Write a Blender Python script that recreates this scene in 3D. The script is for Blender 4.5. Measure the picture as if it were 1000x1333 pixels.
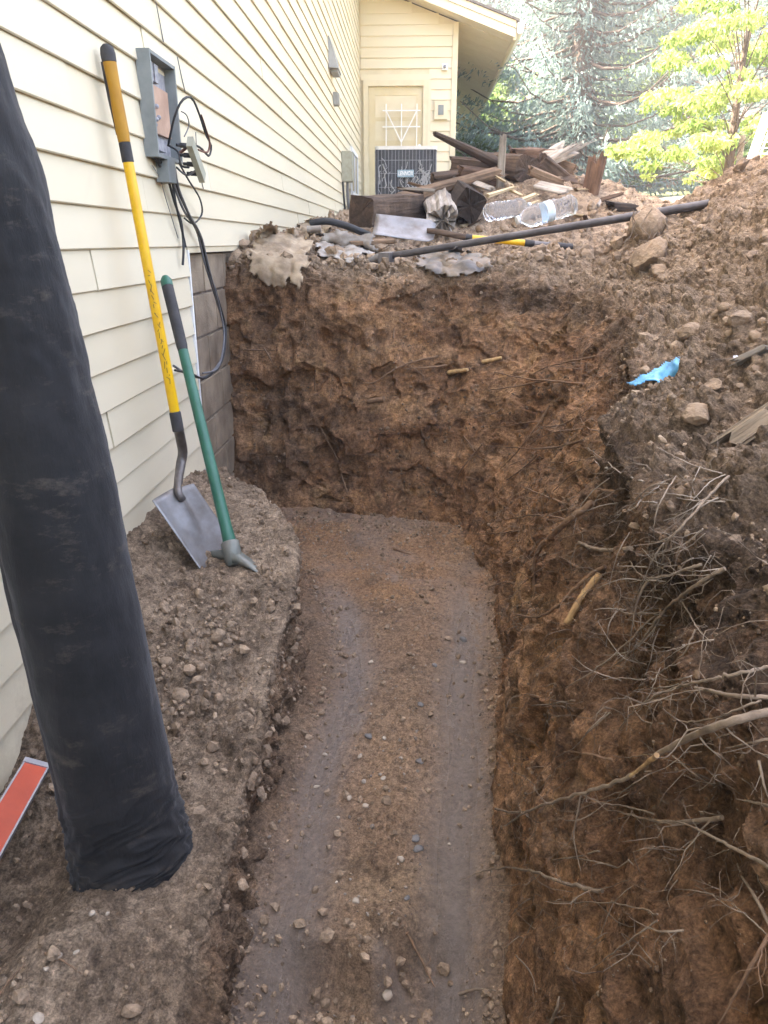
import bpy, bmesh, math, random
import numpy as np
from mathutils import Vector, Matrix, Euler

for o in list(bpy.data.objects):
    bpy.data.objects.remove(o, do_unlink=True)
scene = bpy.context.scene
COL = scene.collection
R = math.radians

# ------------------------------------------------------------------ camera
CAM_POS = Vector((1.0, 0.0, 1.45))
PITCH, YAW = 19.7316, 2.3101            # degrees down, degrees left of the wall direction
cam_d = bpy.data.cameras.new('camera')
cam_d.sensor_fit = 'VERTICAL'
cam_d.sensor_height = 36.0
cam_d.lens = 36.0 * 980.0 / 1333.0
cam_d.clip_start = 0.02
cam_d.clip_end = 500.0
cam = bpy.data.objects.new('camera', cam_d)
COL.objects.link(cam)
cam.location = CAM_POS
cam.rotation_euler = (R(90 - PITCH), 0, R(YAW))
scene.camera = cam
scene.render.resolution_x, scene.render.resolution_y = 768, 1024

# ------------------------------------------------------------------ sky, sun, exposure
SUN_EL, SUN_AZ = 50.0, -80.0            # azimuth clockwise from +Y (the sun stands behind the house)
world = bpy.data.worlds.new('World')
scene.world = world
world.use_nodes = True
wn = world.node_tree
sky = wn.nodes.new('ShaderNodeTexSky')
sky.sky_type = 'NISHITA'
sky.sun_disc = False
sky.sun_elevation = R(SUN_EL)
sky.sun_rotation = R(SUN_AZ)
sky.air_density = 1.0
sky.dust_density = 6.0
sky.ozone_density = 0.6
bg = wn.nodes['Background']
bg.inputs['Strength'].default_value = 0.15
wn.links.new(sky.outputs['Color'], bg.inputs['Color'])
sun_d = bpy.data.lights.new('sun', 'SUN')
sun_d.energy = 4.5
sun_d.angle = R(0.5)
sun_d.color = (1.0, 0.95, 0.86)
sun = bpy.data.objects.new('sun', sun_d)
COL.objects.link(sun)
sdir = Vector((math.sin(R(SUN_AZ)) * math.cos(R(SUN_EL)), math.cos(R(SUN_AZ)) * math.cos(R(SUN_EL)), math.sin(R(SUN_EL))))
sun.rotation_euler = (-sdir).to_track_quat('-Z', 'Y').to_euler()
sun.location = sdir * 60
scene.view_settings.view_transform = 'Standard'
scene.view_settings.look = 'None'
scene.view_settings.gamma = 1.0
scene.view_settings.exposure = 3.6
scene.view_settings.use_white_balance = True      # the phone balanced for open shade
scene.view_settings.white_balance_temperature = 7300
scene.view_settings.white_balance_tint = 16

# ------------------------------------------------------------------ pixel rays of the photograph (1000 x 1333) -> points in the place
_p, _y = R(PITCH), R(YAW)
CF = Vector((-math.sin(_y) * math.cos(_p), math.cos(_y) * math.cos(_p), -math.sin(_p)))
CR = Vector((math.cos(_y), math.sin(_y), 0))
CU = CR.cross(CF)
def ray(px, py): return CF + CR * ((px - 500) / 980.0) + CU * ((666.5 - py) / 980.0)
def on_x(px, py, a): r = ray(px, py); return CAM_POS + r * ((a - CAM_POS.x) / r.x)
def on_y(px, py, b): r = ray(px, py); return CAM_POS + r * ((b - CAM_POS.y) / r.y)
def on_z(px, py, c): r = ray(px, py); return CAM_POS + r * ((c - CAM_POS.z) / r.z)

# ------------------------------------------------------------------ helpers
def tag(o, label=None, cat=None, group=None, kind=None):
    if label: o['label'] = label
    if cat: o['category'] = cat
    if group: o['group'] = group
    if kind: o['kind'] = kind
    return o
def link(name, me, mat=None, parent=None):
    o = bpy.data.objects.new(name, me)
    COL.objects.link(o)
    if mat is not None and me is not None and not me.materials: me.materials.append(mat)
    if parent is not None: o.parent = parent
    return o
def empty(name, loc=(0, 0, 0)):
    o = bpy.data.objects.new(name, None)
    o.empty_display_size = 0.1
    COL.objects.link(o)
    o.location = loc
    return o

class MB:
    """collects shapes, builds ONE mesh object"""
    def __init__(s): s.v = []; s.f = []; s.sm = []
    def add(s, vs, fs, smooth=False):
        b = len(s.v)
        s.v += [tuple(p) for p in vs]
        s.f += [tuple(i + b for i in f) for f in fs]
        s.sm += [smooth] * len(fs)
        return s
    def box(s, x0, x1, y0, y1, z0, z1):
        return s.add([(x0,y0,z0),(x1,y0,z0),(x1,y1,z0),(x0,y1,z0),(x0,y0,z1),(x1,y0,z1),(x1,y1,z1),(x0,y1,z1)],
                     [(0,3,2,1),(4,5,6,7),(0,1,5,4),(1,2,6,5),(2,3,7,6),(3,0,4,7)])
    def bar(s, p0, p1, w, h, up=(0, 0, 1)):
        p0, p1 = Vector(p0), Vector(p1)
        d = (p1 - p0).normalized()
        a = d.cross(Vector(up))
        if a.length < 1e-4: a = d.cross(Vector((1, 0, 0)))
        a.normalize(); b = a.cross(d)
        vs = [p + a * (sx * w / 2) + b * (sz * h / 2) for p in (p0, p1) for sx, sz in ((-1,-1),(1,-1),(1,1),(-1,1))]
        return s.add(vs, [(0,1,2,3),(7,6,5,4),(0,4,5,1),(1,5,6,2),(2,6,7,3),(3,7,4,0)])
    def tube(s, pts, rad, n=8, cap=True, smooth=True, flat=1.0):
        pts = [Vector(p) for p in pts]
        if not hasattr(rad, '__len__'): rad = [rad] * len(pts)
        t0 = (pts[1] - pts[0]).normalized()
        ref = Vector((0, 0, 1)) if abs(t0.z) < .9 else Vector((1, 0, 0))
        a = t0.cross(ref).normalized()
        vs = []
        for i, p in enumerate(pts):
            t = (pts[min(i+1, len(pts)-1)] - pts[max(i-1, 0)])
            if t.length < 1e-9: t = t0
            t = t.normalized()
            a = (a - t * a.dot(t))
            if a.length < 1e-6: a = t.cross(Vector((.3,.5,.8)))
            a.normalize(); b = t.cross(a)
            for k in range(n):
                an = 2 * math.pi * k / n
                vs.append(p + (a * math.cos(an) + b * math.sin(an) * flat) * rad[i])
        fs = []
        for i in range(len(pts) - 1):
            for k in range(n):
                k2 = (k + 1) % n
                fs.append((i*n+k, i*n+k2, (i+1)*n+k2, (i+1)*n+k))
        s.add(vs, fs, smooth)
        if cap:
            m = len(pts) - 1
            s.add([vs[k] for k in range(n)], [tuple(range(n - 1, -1, -1))])
            s.add([vs[m*n+k] for k in range(n)], [tuple(range(n))])
        return s
    def lathe(s, prof, origin, axis, n=20, smooth=True):
        """prof: (radius, distance along axis)"""
        axis = Vector(axis).normalized(); o = Vector(origin)
        a = axis.cross(Vector((0, 0, 1)))
        if a.length < 1e-3: a = axis.cross(Vector((1, 0, 0)))
        a.normalize(); b = axis.cross(a)
        vs = []
        for r, h in prof:
            for k in range(n):
                an = 2 * math.pi * k / n
                vs.append(o + axis * h + (a * math.cos(an) + b * math.sin(an)) * max(r, 1e-4))
        fs = [(i*n+k, i*n+(k+1) % n, (i+1)*n+(k+1) % n, (i+1)*n+k) for i in range(len(prof)-1) for k in range(n)]
        return s.add(vs, fs, smooth)
    def mesh(s, name):
        me = bpy.data.meshes.new(name)
        me.from_pydata(s.v, [], s.f)
        me.polygons.foreach_set('use_smooth', s.sm)
        me.update()
        return me
    def build(s, name, mat, parent=None): return link(name, s.mesh(name), mat, parent)

def np_mesh(name, V, F, smooth=True):
    """V (n,3), F (m,4) or (m,3) arrays -> mesh"""
    V = np.asarray(V, np.float32); F = np.asarray(F, np.int32)
    k = F.shape[1]
    me = bpy.data.meshes.new(name)
    me.vertices.add(len(V)); me.vertices.foreach_set('co', V.ravel())
    me.loops.add(F.size); me.loops.foreach_set('vertex_index', F.ravel())
    me.polygons.add(len(F))
    me.polygons.foreach_set('loop_start', np.arange(0, F.size, k, dtype=np.int32))
    me.polygons.foreach_set('loop_total', np.full(len(F), k, np.int32))
    me.polygons.foreach_set('use_smooth', np.full(len(F), smooth))
    me.update(calc_edges=True)
    return me
def float_attr(me, name, vals):
    a = me.attributes.new(name, 'FLOAT', 'POINT')
    a.data.foreach_set('value', np.asarray(vals, np.float32))

# ------------------------------------------------------------------ noise (numpy)
_rng = np.random.default_rng(7)
PERM = _rng.permutation(256).astype(np.int32)
_g = _rng.normal(size=(256, 3)); GRAD = (_g / np.linalg.norm(_g, axis=1)[:, None]).astype(np.float32)
RND = _rng.random((256, 4)).astype(np.float32)
def _h(x, y, z): return PERM[(PERM[(PERM[x & 255] + y) & 255] + z) & 255]
def perlin(p):
    p = np.asarray(p, np.float32)
    i = np.floor(p).astype(np.int32); f = p - i
    u = f * f * f * (f * (f * 6 - 15) + 10)
    r = 0
    for dx in (0, 1):
        wx = u[:, 0] if dx else 1 - u[:, 0]
        for dy in (0, 1):
            wy = u[:, 1] if dy else 1 - u[:, 1]
            for dz in (0, 1):
                wz = u[:, 2] if dz else 1 - u[:, 2]
                g = GRAD[_h(i[:, 0] + dx, i[:, 1] + dy, i[:, 2] + dz)]
                r = r + wx * wy * wz * (g[:, 0] * (f[:, 0] - dx) + g[:, 1] * (f[:, 1] - dy) + g[:, 2] * (f[:, 2] - dz))
    return r * 1.6
def fbm(p, octs, gain=.5, ridged=False):
    a, t, n = 1.0, 0, 0
    for k in range(octs):
        v = perlin(p * (2.03 ** k) + 17.3 * k)
        if ridged: v = 1 - 2 * np.abs(v)
        t = t + a * v; n += a; a *= gain
    return t / n
def clods(p, rmin=.3, rmax=.62):
    """rounded lumps of uneven size, height in cells"""
    p = np.asarray(p, np.float32)
    i = np.floor(p).astype(np.int32); f = p - i
    best = np.zeros(len(p), np.float32)
    for dx in (-1, 0, 1):
        for dy in (-1, 0, 1):
            for dz in (-1, 0, 1):
                q = RND[_h(i[:, 0] + dx, i[:, 1] + dy, i[:, 2] + dz)]
                d2 = (q[:, 0] + dx - f[:, 0]) ** 2 + (q[:, 1] + dy - f[:, 1]) ** 2 + (q[:, 2] + dz - f[:, 2]) ** 2
                r = rmin + (rmax - rmin) * q[:, 3]
                best = np.maximum(best, r * r - d2)
    return np.sqrt(best)
def sstep(a, b, x):
    t = np.clip((x - a) / (b - a), 0, 1); return t * t * (3 - 2 * t)

# ------------------------------------------------------------------ materials
class NT:
    def __init__(s, name):
        s.m = bpy.data.materials.new(name); s.m.use_nodes = True
        s.t = s.m.node_tree; s.b = s.t.nodes['Principled BSDF']
        s.co = s.t.nodes.new('ShaderNodeTexCoord').outputs['Object']
    def node(s, ty, **kw):
        n = s.t.nodes.new(ty)
        for k, v in kw.items(): setattr(n, k, v)
        return n
    def link(s, a, b): s.t.links.new(a, b)
    def val(s, sock, v):
        if hasattr(v, 'is_linked'): s.link(v, sock)
        else: sock.default_value = v
    def noise(s, scale, detail=4, rough=.55, vec=None, stretch=None, dist=0.0, off=0.0):
        n = s.node('ShaderNodeTexNoise')
        n.inputs['Scale'].default_value = scale; n.inputs['Detail'].default_value = detail
        n.inputs['Roughness'].default_value = rough; n.inputs['Distortion'].default_value = dist
        v = vec or s.co
        if stretch or off:
            mp = s.node('ShaderNodeMapping'); s.link(v, mp.inputs['Vector'])
            if stretch: mp.inputs['Scale'].default_value = stretch
            mp.inputs['Location'].default_value = (off, off * .7, off * 1.3)
            v = mp.outputs['Vector']
        s.link(v, n.inputs['Vector'])
        return n.outputs['Fac']
    def vor(s, scale, feature='F1', out='Distance', rand=1.0):
        n = s.node('ShaderNodeTexVoronoi', feature=feature)
        n.inputs['Scale'].default_value = scale; n.inputs['Randomness'].default_value = rand
        s.link(s.co, n.inputs['Vector'])
        return n.outputs[out]
    def rng(s, v, a, b, c=0.0, d=1.0):
        n = s.node('ShaderNodeMapRange', clamp=True)
        s.link(v, n.inputs['Value'])
        for i, q in zip(('From Min', 'From Max', 'To Min', 'To Max'), (a, b, c, d)): n.inputs[i].default_value = q
        return n.outputs['Result']
    def mix(s, f, a, b, blend='MIX'):
        n = s.node('ShaderNodeMix', data_type='RGBA', blend_type=blend)
        s.val(n.inputs['Factor'], f)
        for sock, v in ((n.inputs[6], a), (n.inputs[7], b)):
            if hasattr(v, 'is_linked'): s.link(v, sock)
            else: sock.default_value = (*v[:3], 1)
        return n.outputs[2]
    def math(s, op, a, b=0.0):
        n = s.node('ShaderNodeMath', operation=op); n.use_clamp = False
        s.val(n.inputs[0], a); s.val(n.inputs[1], b)
        return n.outputs[0]
    def attr(s, name): return s.node('ShaderNodeAttribute', attribute_name=name).outputs['Fac']
    def bump(s, h, strength, dist=.01, prev=None):
        n = s.node('ShaderNodeBump'); n.inputs['Strength'].default_value = strength; n.inputs['Distance'].default_value = dist
        s.link(h, n.inputs['Height'])
        if prev is not None: s.link(prev, n.inputs['Normal'])
        s.link(n.outputs['Normal'], s.b.inputs['Normal'])
        return n.outputs['Normal']
    def out(s, color=None, rough=None, metal=None, spec=None):
        if color is not None:
            if hasattr(color, 'is_linked'): s.link(color, s.b.inputs['Base Color'])
            else: s.b.inputs['Base Color'].default_value = (*color[:3], 1)
        if rough is not None: s.val(s.b.inputs['Roughness'], rough)
        if metal is not None: s.b.inputs['Metallic'].default_value = metal
        if spec is not None: s.b.inputs['Specular IOR Level'].default_value = spec
        return s.m

def pmat(name, c1, c2, scale=8, rough=.6, bump=.2, bscale=40, stretch=None, metal=0, spec=.4, bd=.003, det=5, lo=.35, hi=.65):
    """two-tone procedural material with fine relief"""
    n = NT(name)
    f = n.rng(n.noise(scale, det, .6, stretch=stretch), lo, hi)
    g = n.noise(bscale, 4, .6, stretch=stretch, off=3.1)
    n.bump(g, bump, bd)
    return n.out(n.mix(f, c1, c2), n.rng(g, .2, .8, rough - .08, rough + .08), metal, spec)

def soil(name, smear=False):
    n = NT(name)
    loose = n.attr('loose'); hum_dark = n.attr('humus_dark')
    big = n.rng(n.noise(1.7, 5, .6, dist=.4), .36, .66)
    mid = n.rng(n.noise(7.5, 6, .65, off=5), .36, .64)
    fin = n.rng(n.noise(60, 5, .75, off=9), .33, .67)
    gr = n.rng(n.noise(210, 3, .7, off=19), .33, .67)
    # dug clay: warm brown with ochre and dark moist streaks
    clay = n.mix(big, (.330, .180, .092), (.470, .268, .138))
    clay = n.mix(n.math('MULTIPLY', mid, .7), clay, (.280, .180, .106))
    ochre = n.rng(n.noise(3.1, 6, .7, off=21, dist=.6), .54, .68)
    clay = n.mix(n.math('MULTIPLY', ochre, .55), clay, (.54, .300, .125))
    pale = n.rng(n.noise(4.6, 5, .6, off=44), .66, .73)
    clay = n.mix(n.math('MULTIPLY', pale, .45), clay, (.42, .34, .24))
    blot = n.rng(n.noise(5.2, 4, .62, off=91, dist=.9), .55, .60)
    clay = n.mix(n.math('MULTIPLY', blot, .45), clay, (.135, .086, .052))
    lite = n.rng(n.noise(3.7, 5, .6, off=57, dist=.7), .58, .64)
    clay = n.mix(n.math('MULTIPLY', lite, .5), clay, (.44, .29, .15))
    lay = n.rng(n.noise(2.6, 4, .6, stretch=(.35, .35, 2.6), off=37, dist=.3), .42, .62)
    clay = n.mix(1.0, clay, n.mix(lay, (.78, .72, .68), (1.14, 1.12, 1.08)), 'MULTIPLY')
    # loose dry spoil: greyer
    dry = n.mix(big, (.350, .252, .165), (.470, .352, .240))
    dry = n.mix(n.math('MULTIPLY', mid, .6), dry, (.225, .155, .098))
    c = n.mix(loose, clay, dry)
    # dark topsoil and the other darkened soil
    c = n.mix(n.math('MULTIPLY', hum_dark, n.rng(n.noise(5, 5, .7, off=13), .38, .55, .2, .85)), c, (.105, .073, .048))
    # moist blotches and grains
    moist = n.rng(n.noise(11, 6, .72, off=31, dist=.5), .54, .66)
    c = n.mix(n.math('MULTIPLY', moist, .5), c, (.090, .058, .037))
    c = n.mix(1.0, c, n.mix(fin, (.50, .50, .50), (1.45, 1.45, 1.45)), 'MULTIPLY')
    c = n.mix(1.0, c, n.mix(gr, (.62, .62, .62), (1.38, 1.38, 1.38)), 'MULTIPLY')
    c = n.mix(1.0, c, n.mix(n.rng(n.noise(21, 4, .65, off=83, dist=.4), .38, .62), (.70, .68, .66), (1.28, 1.28, 1.28)) if not smear else n.mix(mid, (.92, .92, .92), (1.12, 1.12, 1.12)), 'MULTIPLY')
    sp = n.rng(n.vor(110), .06, .17, 1, 0)
    gate = n.rng(n.noise(130, 1, .5, off=61), .57, .62)
    c = n.mix(n.math('MULTIPLY', n.math('MULTIPLY', sp, gate), .8), c, (.55, .47, .36))
    rough = .93
    if smear:
        sm = n.math('MULTIPLY', n.attr('smear'), n.rng(n.noise(9, 6, .7, stretch=(1, .35, 1), off=71), .28, .46))
        c = n.mix(n.math('MULTIPLY', sm, .85), c, n.mix(fin, (.300, .248, .205), (.385, .325, .277)))
        rough = n.rng(sm, .1, .8, .93, .24)
        n.link(n.rng(sm, .1, .8, .25, .6), n.b.inputs['Specular IOR Level'])
    h1 = n.noise(85, 7, .8, off=2)
    n.bump(h1, 1.0, .022)
    return n.out(c, rough, 0, None if smear else .25)

M = {}
def siding_mat():
    n = NT('cream_siding')
    geo = n.node('ShaderNodeObjectInfo').outputs['Random']
    base = n.mix(geo, (.645, .565, .400), (.68, .605, .440))
    st = n.rng(n.noise(2.2, 6, .65, stretch=(1, .25, 2.5)), .5, .75)
    base = n.mix(n.math('MULTIPLY', st, .12), base, (.55, .46, .30))
    sc = n.rng(n.noise(30, 4, .7, stretch=(1, .06, 1.6), off=6), .62, .75)
    base = n.mix(n.math('MULTIPLY', sc, .12), base, (.5, .42, .3))
    sep = n.node('ShaderNodeSeparateXYZ'); n.link(n.co, sep.inputs[0])
    low = n.math('ADD', n.math('MULTIPLY', n.noise(9, 6, .8, off=15), .9), n.rng(sep.outputs['Z'], .25, .95, .28, -.25))
    base = n.mix(n.rng(low, .60, .78, 0, .28), base, (.33, .24, .15))
    dots = n.math('MULTIPLY', n.rng(n.vor(70), .10, .2, 1, 0), n.rng(n.noise(14, 3, .6, off=33), .58, .66))
    base = n.mix(n.math('MULTIPLY', dots, n.rng(sep.outputs['Z'], .4, 1.8, .6, .06)), base, (.36, .27, .17))
    g = n.noise(60, 4, .6, stretch=(1, .08, 1)); n.bump(g, .12, .002)
    return n.out(base, n.rng(g, .2, .8, .42, .58), 0, .35)
M['siding'] = siding_mat()
M['trim'] = pmat('cream_trim', (.61, .52, .35), (.66, .58, .41), 5, .5, .1)
M['door'] = pmat('cream_door', (.58, .48, .29), (.62, .53, .34), 4, .45, .08)
M['white'] = pmat('white_paint', (.80, .80, .78), (.72, .72, .69), 9, .45, .1)
M['concrete'] = pmat('foundation_concrete', (.36, .28, .19), (.115, .078, .05), 3.5, .9, .7, 90, bd=.006, lo=.3, hi=.7)
M['mortar'] = pmat('mortar', (.26, .21, .16), (.11, .08, .06), 14, .95, .6, 90)
M['roofing'] = pmat('roof_shingle', (.09, .08, .07), (.14, .12, .10), 25, .9, .5)
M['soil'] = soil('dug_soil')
M['soil_floor'] = soil('trench_floor_soil', True)
# ------------------------------------------------------------------ the dug ground
def catm(xs, ys, q):
    """smooth interpolation through (xs, ys) at q, C1 (finite-difference Hermite)"""
    xs = np.asarray(xs, float); ys = np.asarray(ys, float)
    m = np.gradient(ys, xs)
    i = np.clip(np.searchsorted(xs, q) - 1, 0, len(xs) - 2)
    h = xs[i+1] - xs[i]; t = np.clip((q - xs[i]) / h, 0, 1)
    return ((2*t**3 - 3*t**2 + 1) * ys[i] + (t**3 - 2*t**2 + t) * h * m[i] + (-2*t**3 + 3*t**2) * ys[i+1] + (t**3 - t**2) * h * m[i+1])

def ground_h(x, y):
    """the lie of the land round the trench"""
    g = 1.14 + .17 * sstep(2.6, 4.3, y) + .078 * np.clip(y - 4.2, 0, 80) * sstep(4.2, 7, y)
    mound = 2.12 - .66 * np.sqrt((x - 3.15) ** 2 + .10) - .9 * sstep(4.4, 8.0, y) - .35 * sstep(2.0, -4.0, y)
    k = .05
    d = mound - g
    h = g + .5 * (d + np.sqrt(d * d + k * k))
    h = h + .46 * np.exp(-((x - 2.0) / 1.25) ** 2 - ((y - 7.1) / 1.1) ** 2)
    h = h + .16 * np.exp(-((x - .20) / .28) ** 2 - ((y - 4.75) / .45) ** 2)
    return h

def grid_faces(nu, nv):
    i = np.arange(nu * nv).reshape(nu, nv)
    return np.stack([i[:-1, :-1], i[1:, :-1], i[1:, 1:], i[:-1, 1:]], -1).reshape(-1, 4)
def grid_normals(P):
    du = np.gradient(P, axis=0); dv = np.gradient(P, axis=1)
    n = np.cross(du, dv); n /= np.maximum(np.linalg.norm(n, axis=2), 1e-9)[..., None]
    return n
def smooth2(a, it):
    for _ in range(it):
        b = a.copy()
        b[1:-1] = (a[:-2] + 2 * a[1:-1] + a[2:]) / 4
        c = b.copy()
        c[:, 1:-1] = (b[:, :-2] + 2 * b[:, 1:-1] + b[:, 2:]) / 4
        a = c
    return a

# plan of the bank from the end wall by the house, round the corner, along the spoil side and behind the photographer
BK = np.array([  # bottom x, y | lip x, y, z | outer x, y
 (-.30, 4.10, -.30, 4.22, 1.34, -.30, 13.0), (.13, 4.03, .13, 4.20, 1.34, .13, 13.0), (.63, 3.90, .68, 4.14, 1.25, 1.6, 13.0),
 (1.05, 3.80, 1.22, 4.10, 1.27, 3.6, 13.0), (1.27, 3.60, 1.64, 4.00, 1.23, 6.0, 12.5), (1.36, 3.26, 1.86, 3.62, 1.19, 8.0, 9.0),
 (1.36, 2.92, 1.87, 3.10, 1.18, 8.0, 6.0), (1.31, 2.50, 1.72, 2.50, 1.16, 8.0, 3.6), (1.26, 1.83, 1.46, 1.76, 1.02, 8.0, 1.8),
 (1.21, 1.20, 1.45, 1.20, 1.01, 8.0, 1.2), (1.18, .55, 1.53, .55, 1.07, 8.0, .5), (1.16, -.30, 1.55, -.30, 1.10, 8.0, -.4), (1.15, -1.20, 1.55, -1.20, 1.10, 8.0, -1.4),
 (1.06, -1.75, 1.48, -2.00, 1.10, 8.0, -6.0), (.75, -1.92, .85, -2.20, 1.12, 3.0, -8.0), (.25, -1.95, .25, -2.22, 1.12, .3, -8.0), (-.30, -1.95, -.30, -2.22, 1.12, -.3, -8.0)])

def build_bank():
    seg = np.linalg.norm(np.diff(BK[:, :2], axis=0), axis=1) * .5 + np.linalg.norm(np.diff(BK[:, 2:4], axis=0), axis=1) * .5
    S = np.concatenate([[0], np.cumsum(seg)])
    q = np.linspace(0, S[-1], 4000)
    bx, by = catm(S, BK[:, 0], q), catm(S, BK[:, 1], q)
    dist = np.sqrt((bx - 1) ** 2 + by ** 2 + .8)
    w = (1 / dist ** .8) * np.where(by < .35, .16, 1.0)
    cw = np.cumsum(w); cw = (cw - cw[0]) / (cw[-1] - cw[0])
    NS = 760
    s = np.interp(np.linspace(0, 1, NS), cw, q)
    B = [catm(S, BK[:, k], s) for k in range(7)]
    NW, NT_ = 330, 270
    t = np.linspace(0, 1, NW)
    # wall: slight belly, undercut below the lip
    e = t[None, :]
    prof = e ** 1.15 - .10 * np.sin(np.pi * e) * (e > 0) + .05 * np.sin(2 * np.pi * e) * e
    X = B[0][:, None] + (B[2] - B[0])[:, None] * prof
    Y = B[1][:, None] + (B[3] - B[1])[:, None] * prof
    Z = -.08 + (B[4][:, None] + .08) * e
    # top: outwards, spacing grows
    u = (np.geomspace(1, 60, NT_ + 1) - 1)[1:] / 59.0
    u = u[None, :]
    XT = B[2][:, None] + (B[5] - B[2])[:, None] * u
    YT = B[3][:, None] + (B[6] - B[3])[:, None] * u
    H = ground_h(XT, YT)
    dl = np.sqrt((XT - B[2][:, None]) ** 2 + (YT - B[3][:, None]) ** 2)
    f = sstep(0, .42, dl)
    ZT = (B[4][:, None] + .25 * np.minimum(dl, .3)) * (1 - f) + H * f
    P = np.stack([np.concatenate([X, XT], 1), np.concatenate([Y, YT], 1), np.concatenate([Z, ZT], 1)], -1)
    P = np.stack([smooth2(P[..., k], 2) for k in range(3)], -1)
    N = -grid_normals(P)
    N = np.stack([smooth2(N[..., k], 8) for k in range(3)], -1)
    N /= np.linalg.norm(N, axis=2)[..., None]
    top = np.full(P.shape[:2], -1.0); top[:, NW:] = np.minimum(dl / .25, 1); k0 = int(NW * .80); top[:, k0:NW] = np.linspace(-1, 0, NW - k0)[None]
    p = P.reshape(-1, 3).astype(np.float32); n = N.reshape(-1, 3); tp = top.ravel()
    if n[len(n)//2 * 0 + 5][1] > 0: n = -n
    sc = np.repeat(s, P.shape[1]).astype(np.float32)
    loose = sstep(-.5, .35, tp + .25 * fbm(p * 4, 2))
    right = sstep(1.15, 1.45, p[:, 0] + .0 * p[:, 1])
    warp = p + .02 * np.stack([perlin(p * 9), perlin(p * 9 + 40), perlin(p * 9 + 80)], -1).astype(np.float32)
    back = sstep(3.3, 3.8, p[:, 1]) * (p[:, 2] < 1.35)
    d = (.060 + .035 * back) * fbm(p * 2.6 + 3, 3) + back * .022 * fbm(warp * np.array([7, 7, 4], np.float32) + 61, 2, .6, True) + .020 * fbm(warp * 10, 3, .55, True) * (.55 + .65 * right)
    # blocky clods torn from the face and toothmarks of the bucket
    strk = perlin(np.stack([sc * 16, p[:, 2] * 1.6, sc * 0], -1)) * .012 + perlin(np.stack([sc * 45, p[:, 2] * 3.5, sc * 0 + 9], -1)) * .002
    d += strk * (1 - loose) * (p[:, 2] < 1.3)
    m1 = sstep(-.15, .35, fbm(p * 3.3 + 11, 2))
    c1 = clods(warp * 13.0); c2 = clods(warp * 34.0 + 5, .25, .6)
    wl = (1 - loose)
    d += c1 * (.085 * loose * (.25 + .75 * m1) + .040 * wl * m1 * (.15 + .75 * right) * (1 - .6 * back))
    d += c2 * (.034 * loose + .018 * wl * (.3 + m1) * (.35 + .5 * right))
    near = np.exp(-np.linalg.norm(p - np.array([1, 0, 1.45]), axis=1) / 3.2)
    c3 = clods(p * 80.0 + 9, .25, .6)
    d += c3 * .012 * (.25 + loose) * np.clip(near * 2, 0, 1)
    d += .006 * fbm(p * 60, 3, .6) * (.5 + .5 * loose)
    # hollow torn out below the lip on the spoil side
    for hx, hy, hz, hr, ha in ((1.43, 1.58, .84, .16, .15), (1.42, 1.22, .78, .14, .10), (1.55, 2.0, .92, .16, .10), (1.70, 2.5, .98, .15, .08), (1.40, 1.02, .62, .12, .05), (1.34, 1.35, .45, .10, .045), (1.6, 2.2, .95, .12, .05), (1.3, 1.1, .25, .12, .04), (.55, 4.05, .85, .14, .04), (.2, 4.1, .5, .2, .05)):
        d -= ha * np.exp(-((p[:, 0]-hx)**2 + (p[:, 1]-hy)**2 + (p[:, 2]-hz)**2) / hr**2) * (1 + .5 * perlin(p * 14))
    pit = clods(warp * 6.5 + 31, .10, .45)
    spall = sstep(.02, .10, fbm(warp * 3.1 + 55, 3)) + sstep(.18, .24, fbm(warp * 4.7 + 15, 3))
    d -= (pit * .10 + .030 * spall) * wl * (p[:, 2] > .1)
    fade = np.clip(1 - (np.abs(p[:, 1] - 2) - 9) / 3, .4, 1)
    V = p + n * (d * fade)[:, None]
    # keep the house wall clear
    V[:, 0] = np.where(p[:, 0] < 0, np.minimum(V[:, 0], p[:, 0]), V[:, 0])
    me = np_mesh('trench_bank', V, grid_faces(NS, NW + NT_)[:, ::-1] if FLIP else grid_faces(NS, NW + NT_), False)
    float_attr(me, 'loose', loose)
    dark_patch = np.exp(-((p[:, 0] - .22) / .42) ** 2 - ((p[:, 2] - .42) / .36) ** 2) * back * sstep(-.25, .15, fbm(p * 5 + 19, 3) + .15)  # darker soil patch low at the house end of the end wall
    hum_dark = dark_patch * .9 + np.exp(-((tp + .25) / .35) ** 2) * (p[:, 2] < 1.5) * (.4 + .6 * right) + 1.0 * np.exp(-((p[:, 1] - 1.35) / .65) ** 2 - ((p[:, 2] - .85) / .27) ** 2) * right
    float_attr(me, 'humus_dark', np.clip(hum_dark, 0, 1))
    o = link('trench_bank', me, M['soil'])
    tag(o, kind='structure')
    return o
FLIP = False

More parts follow.
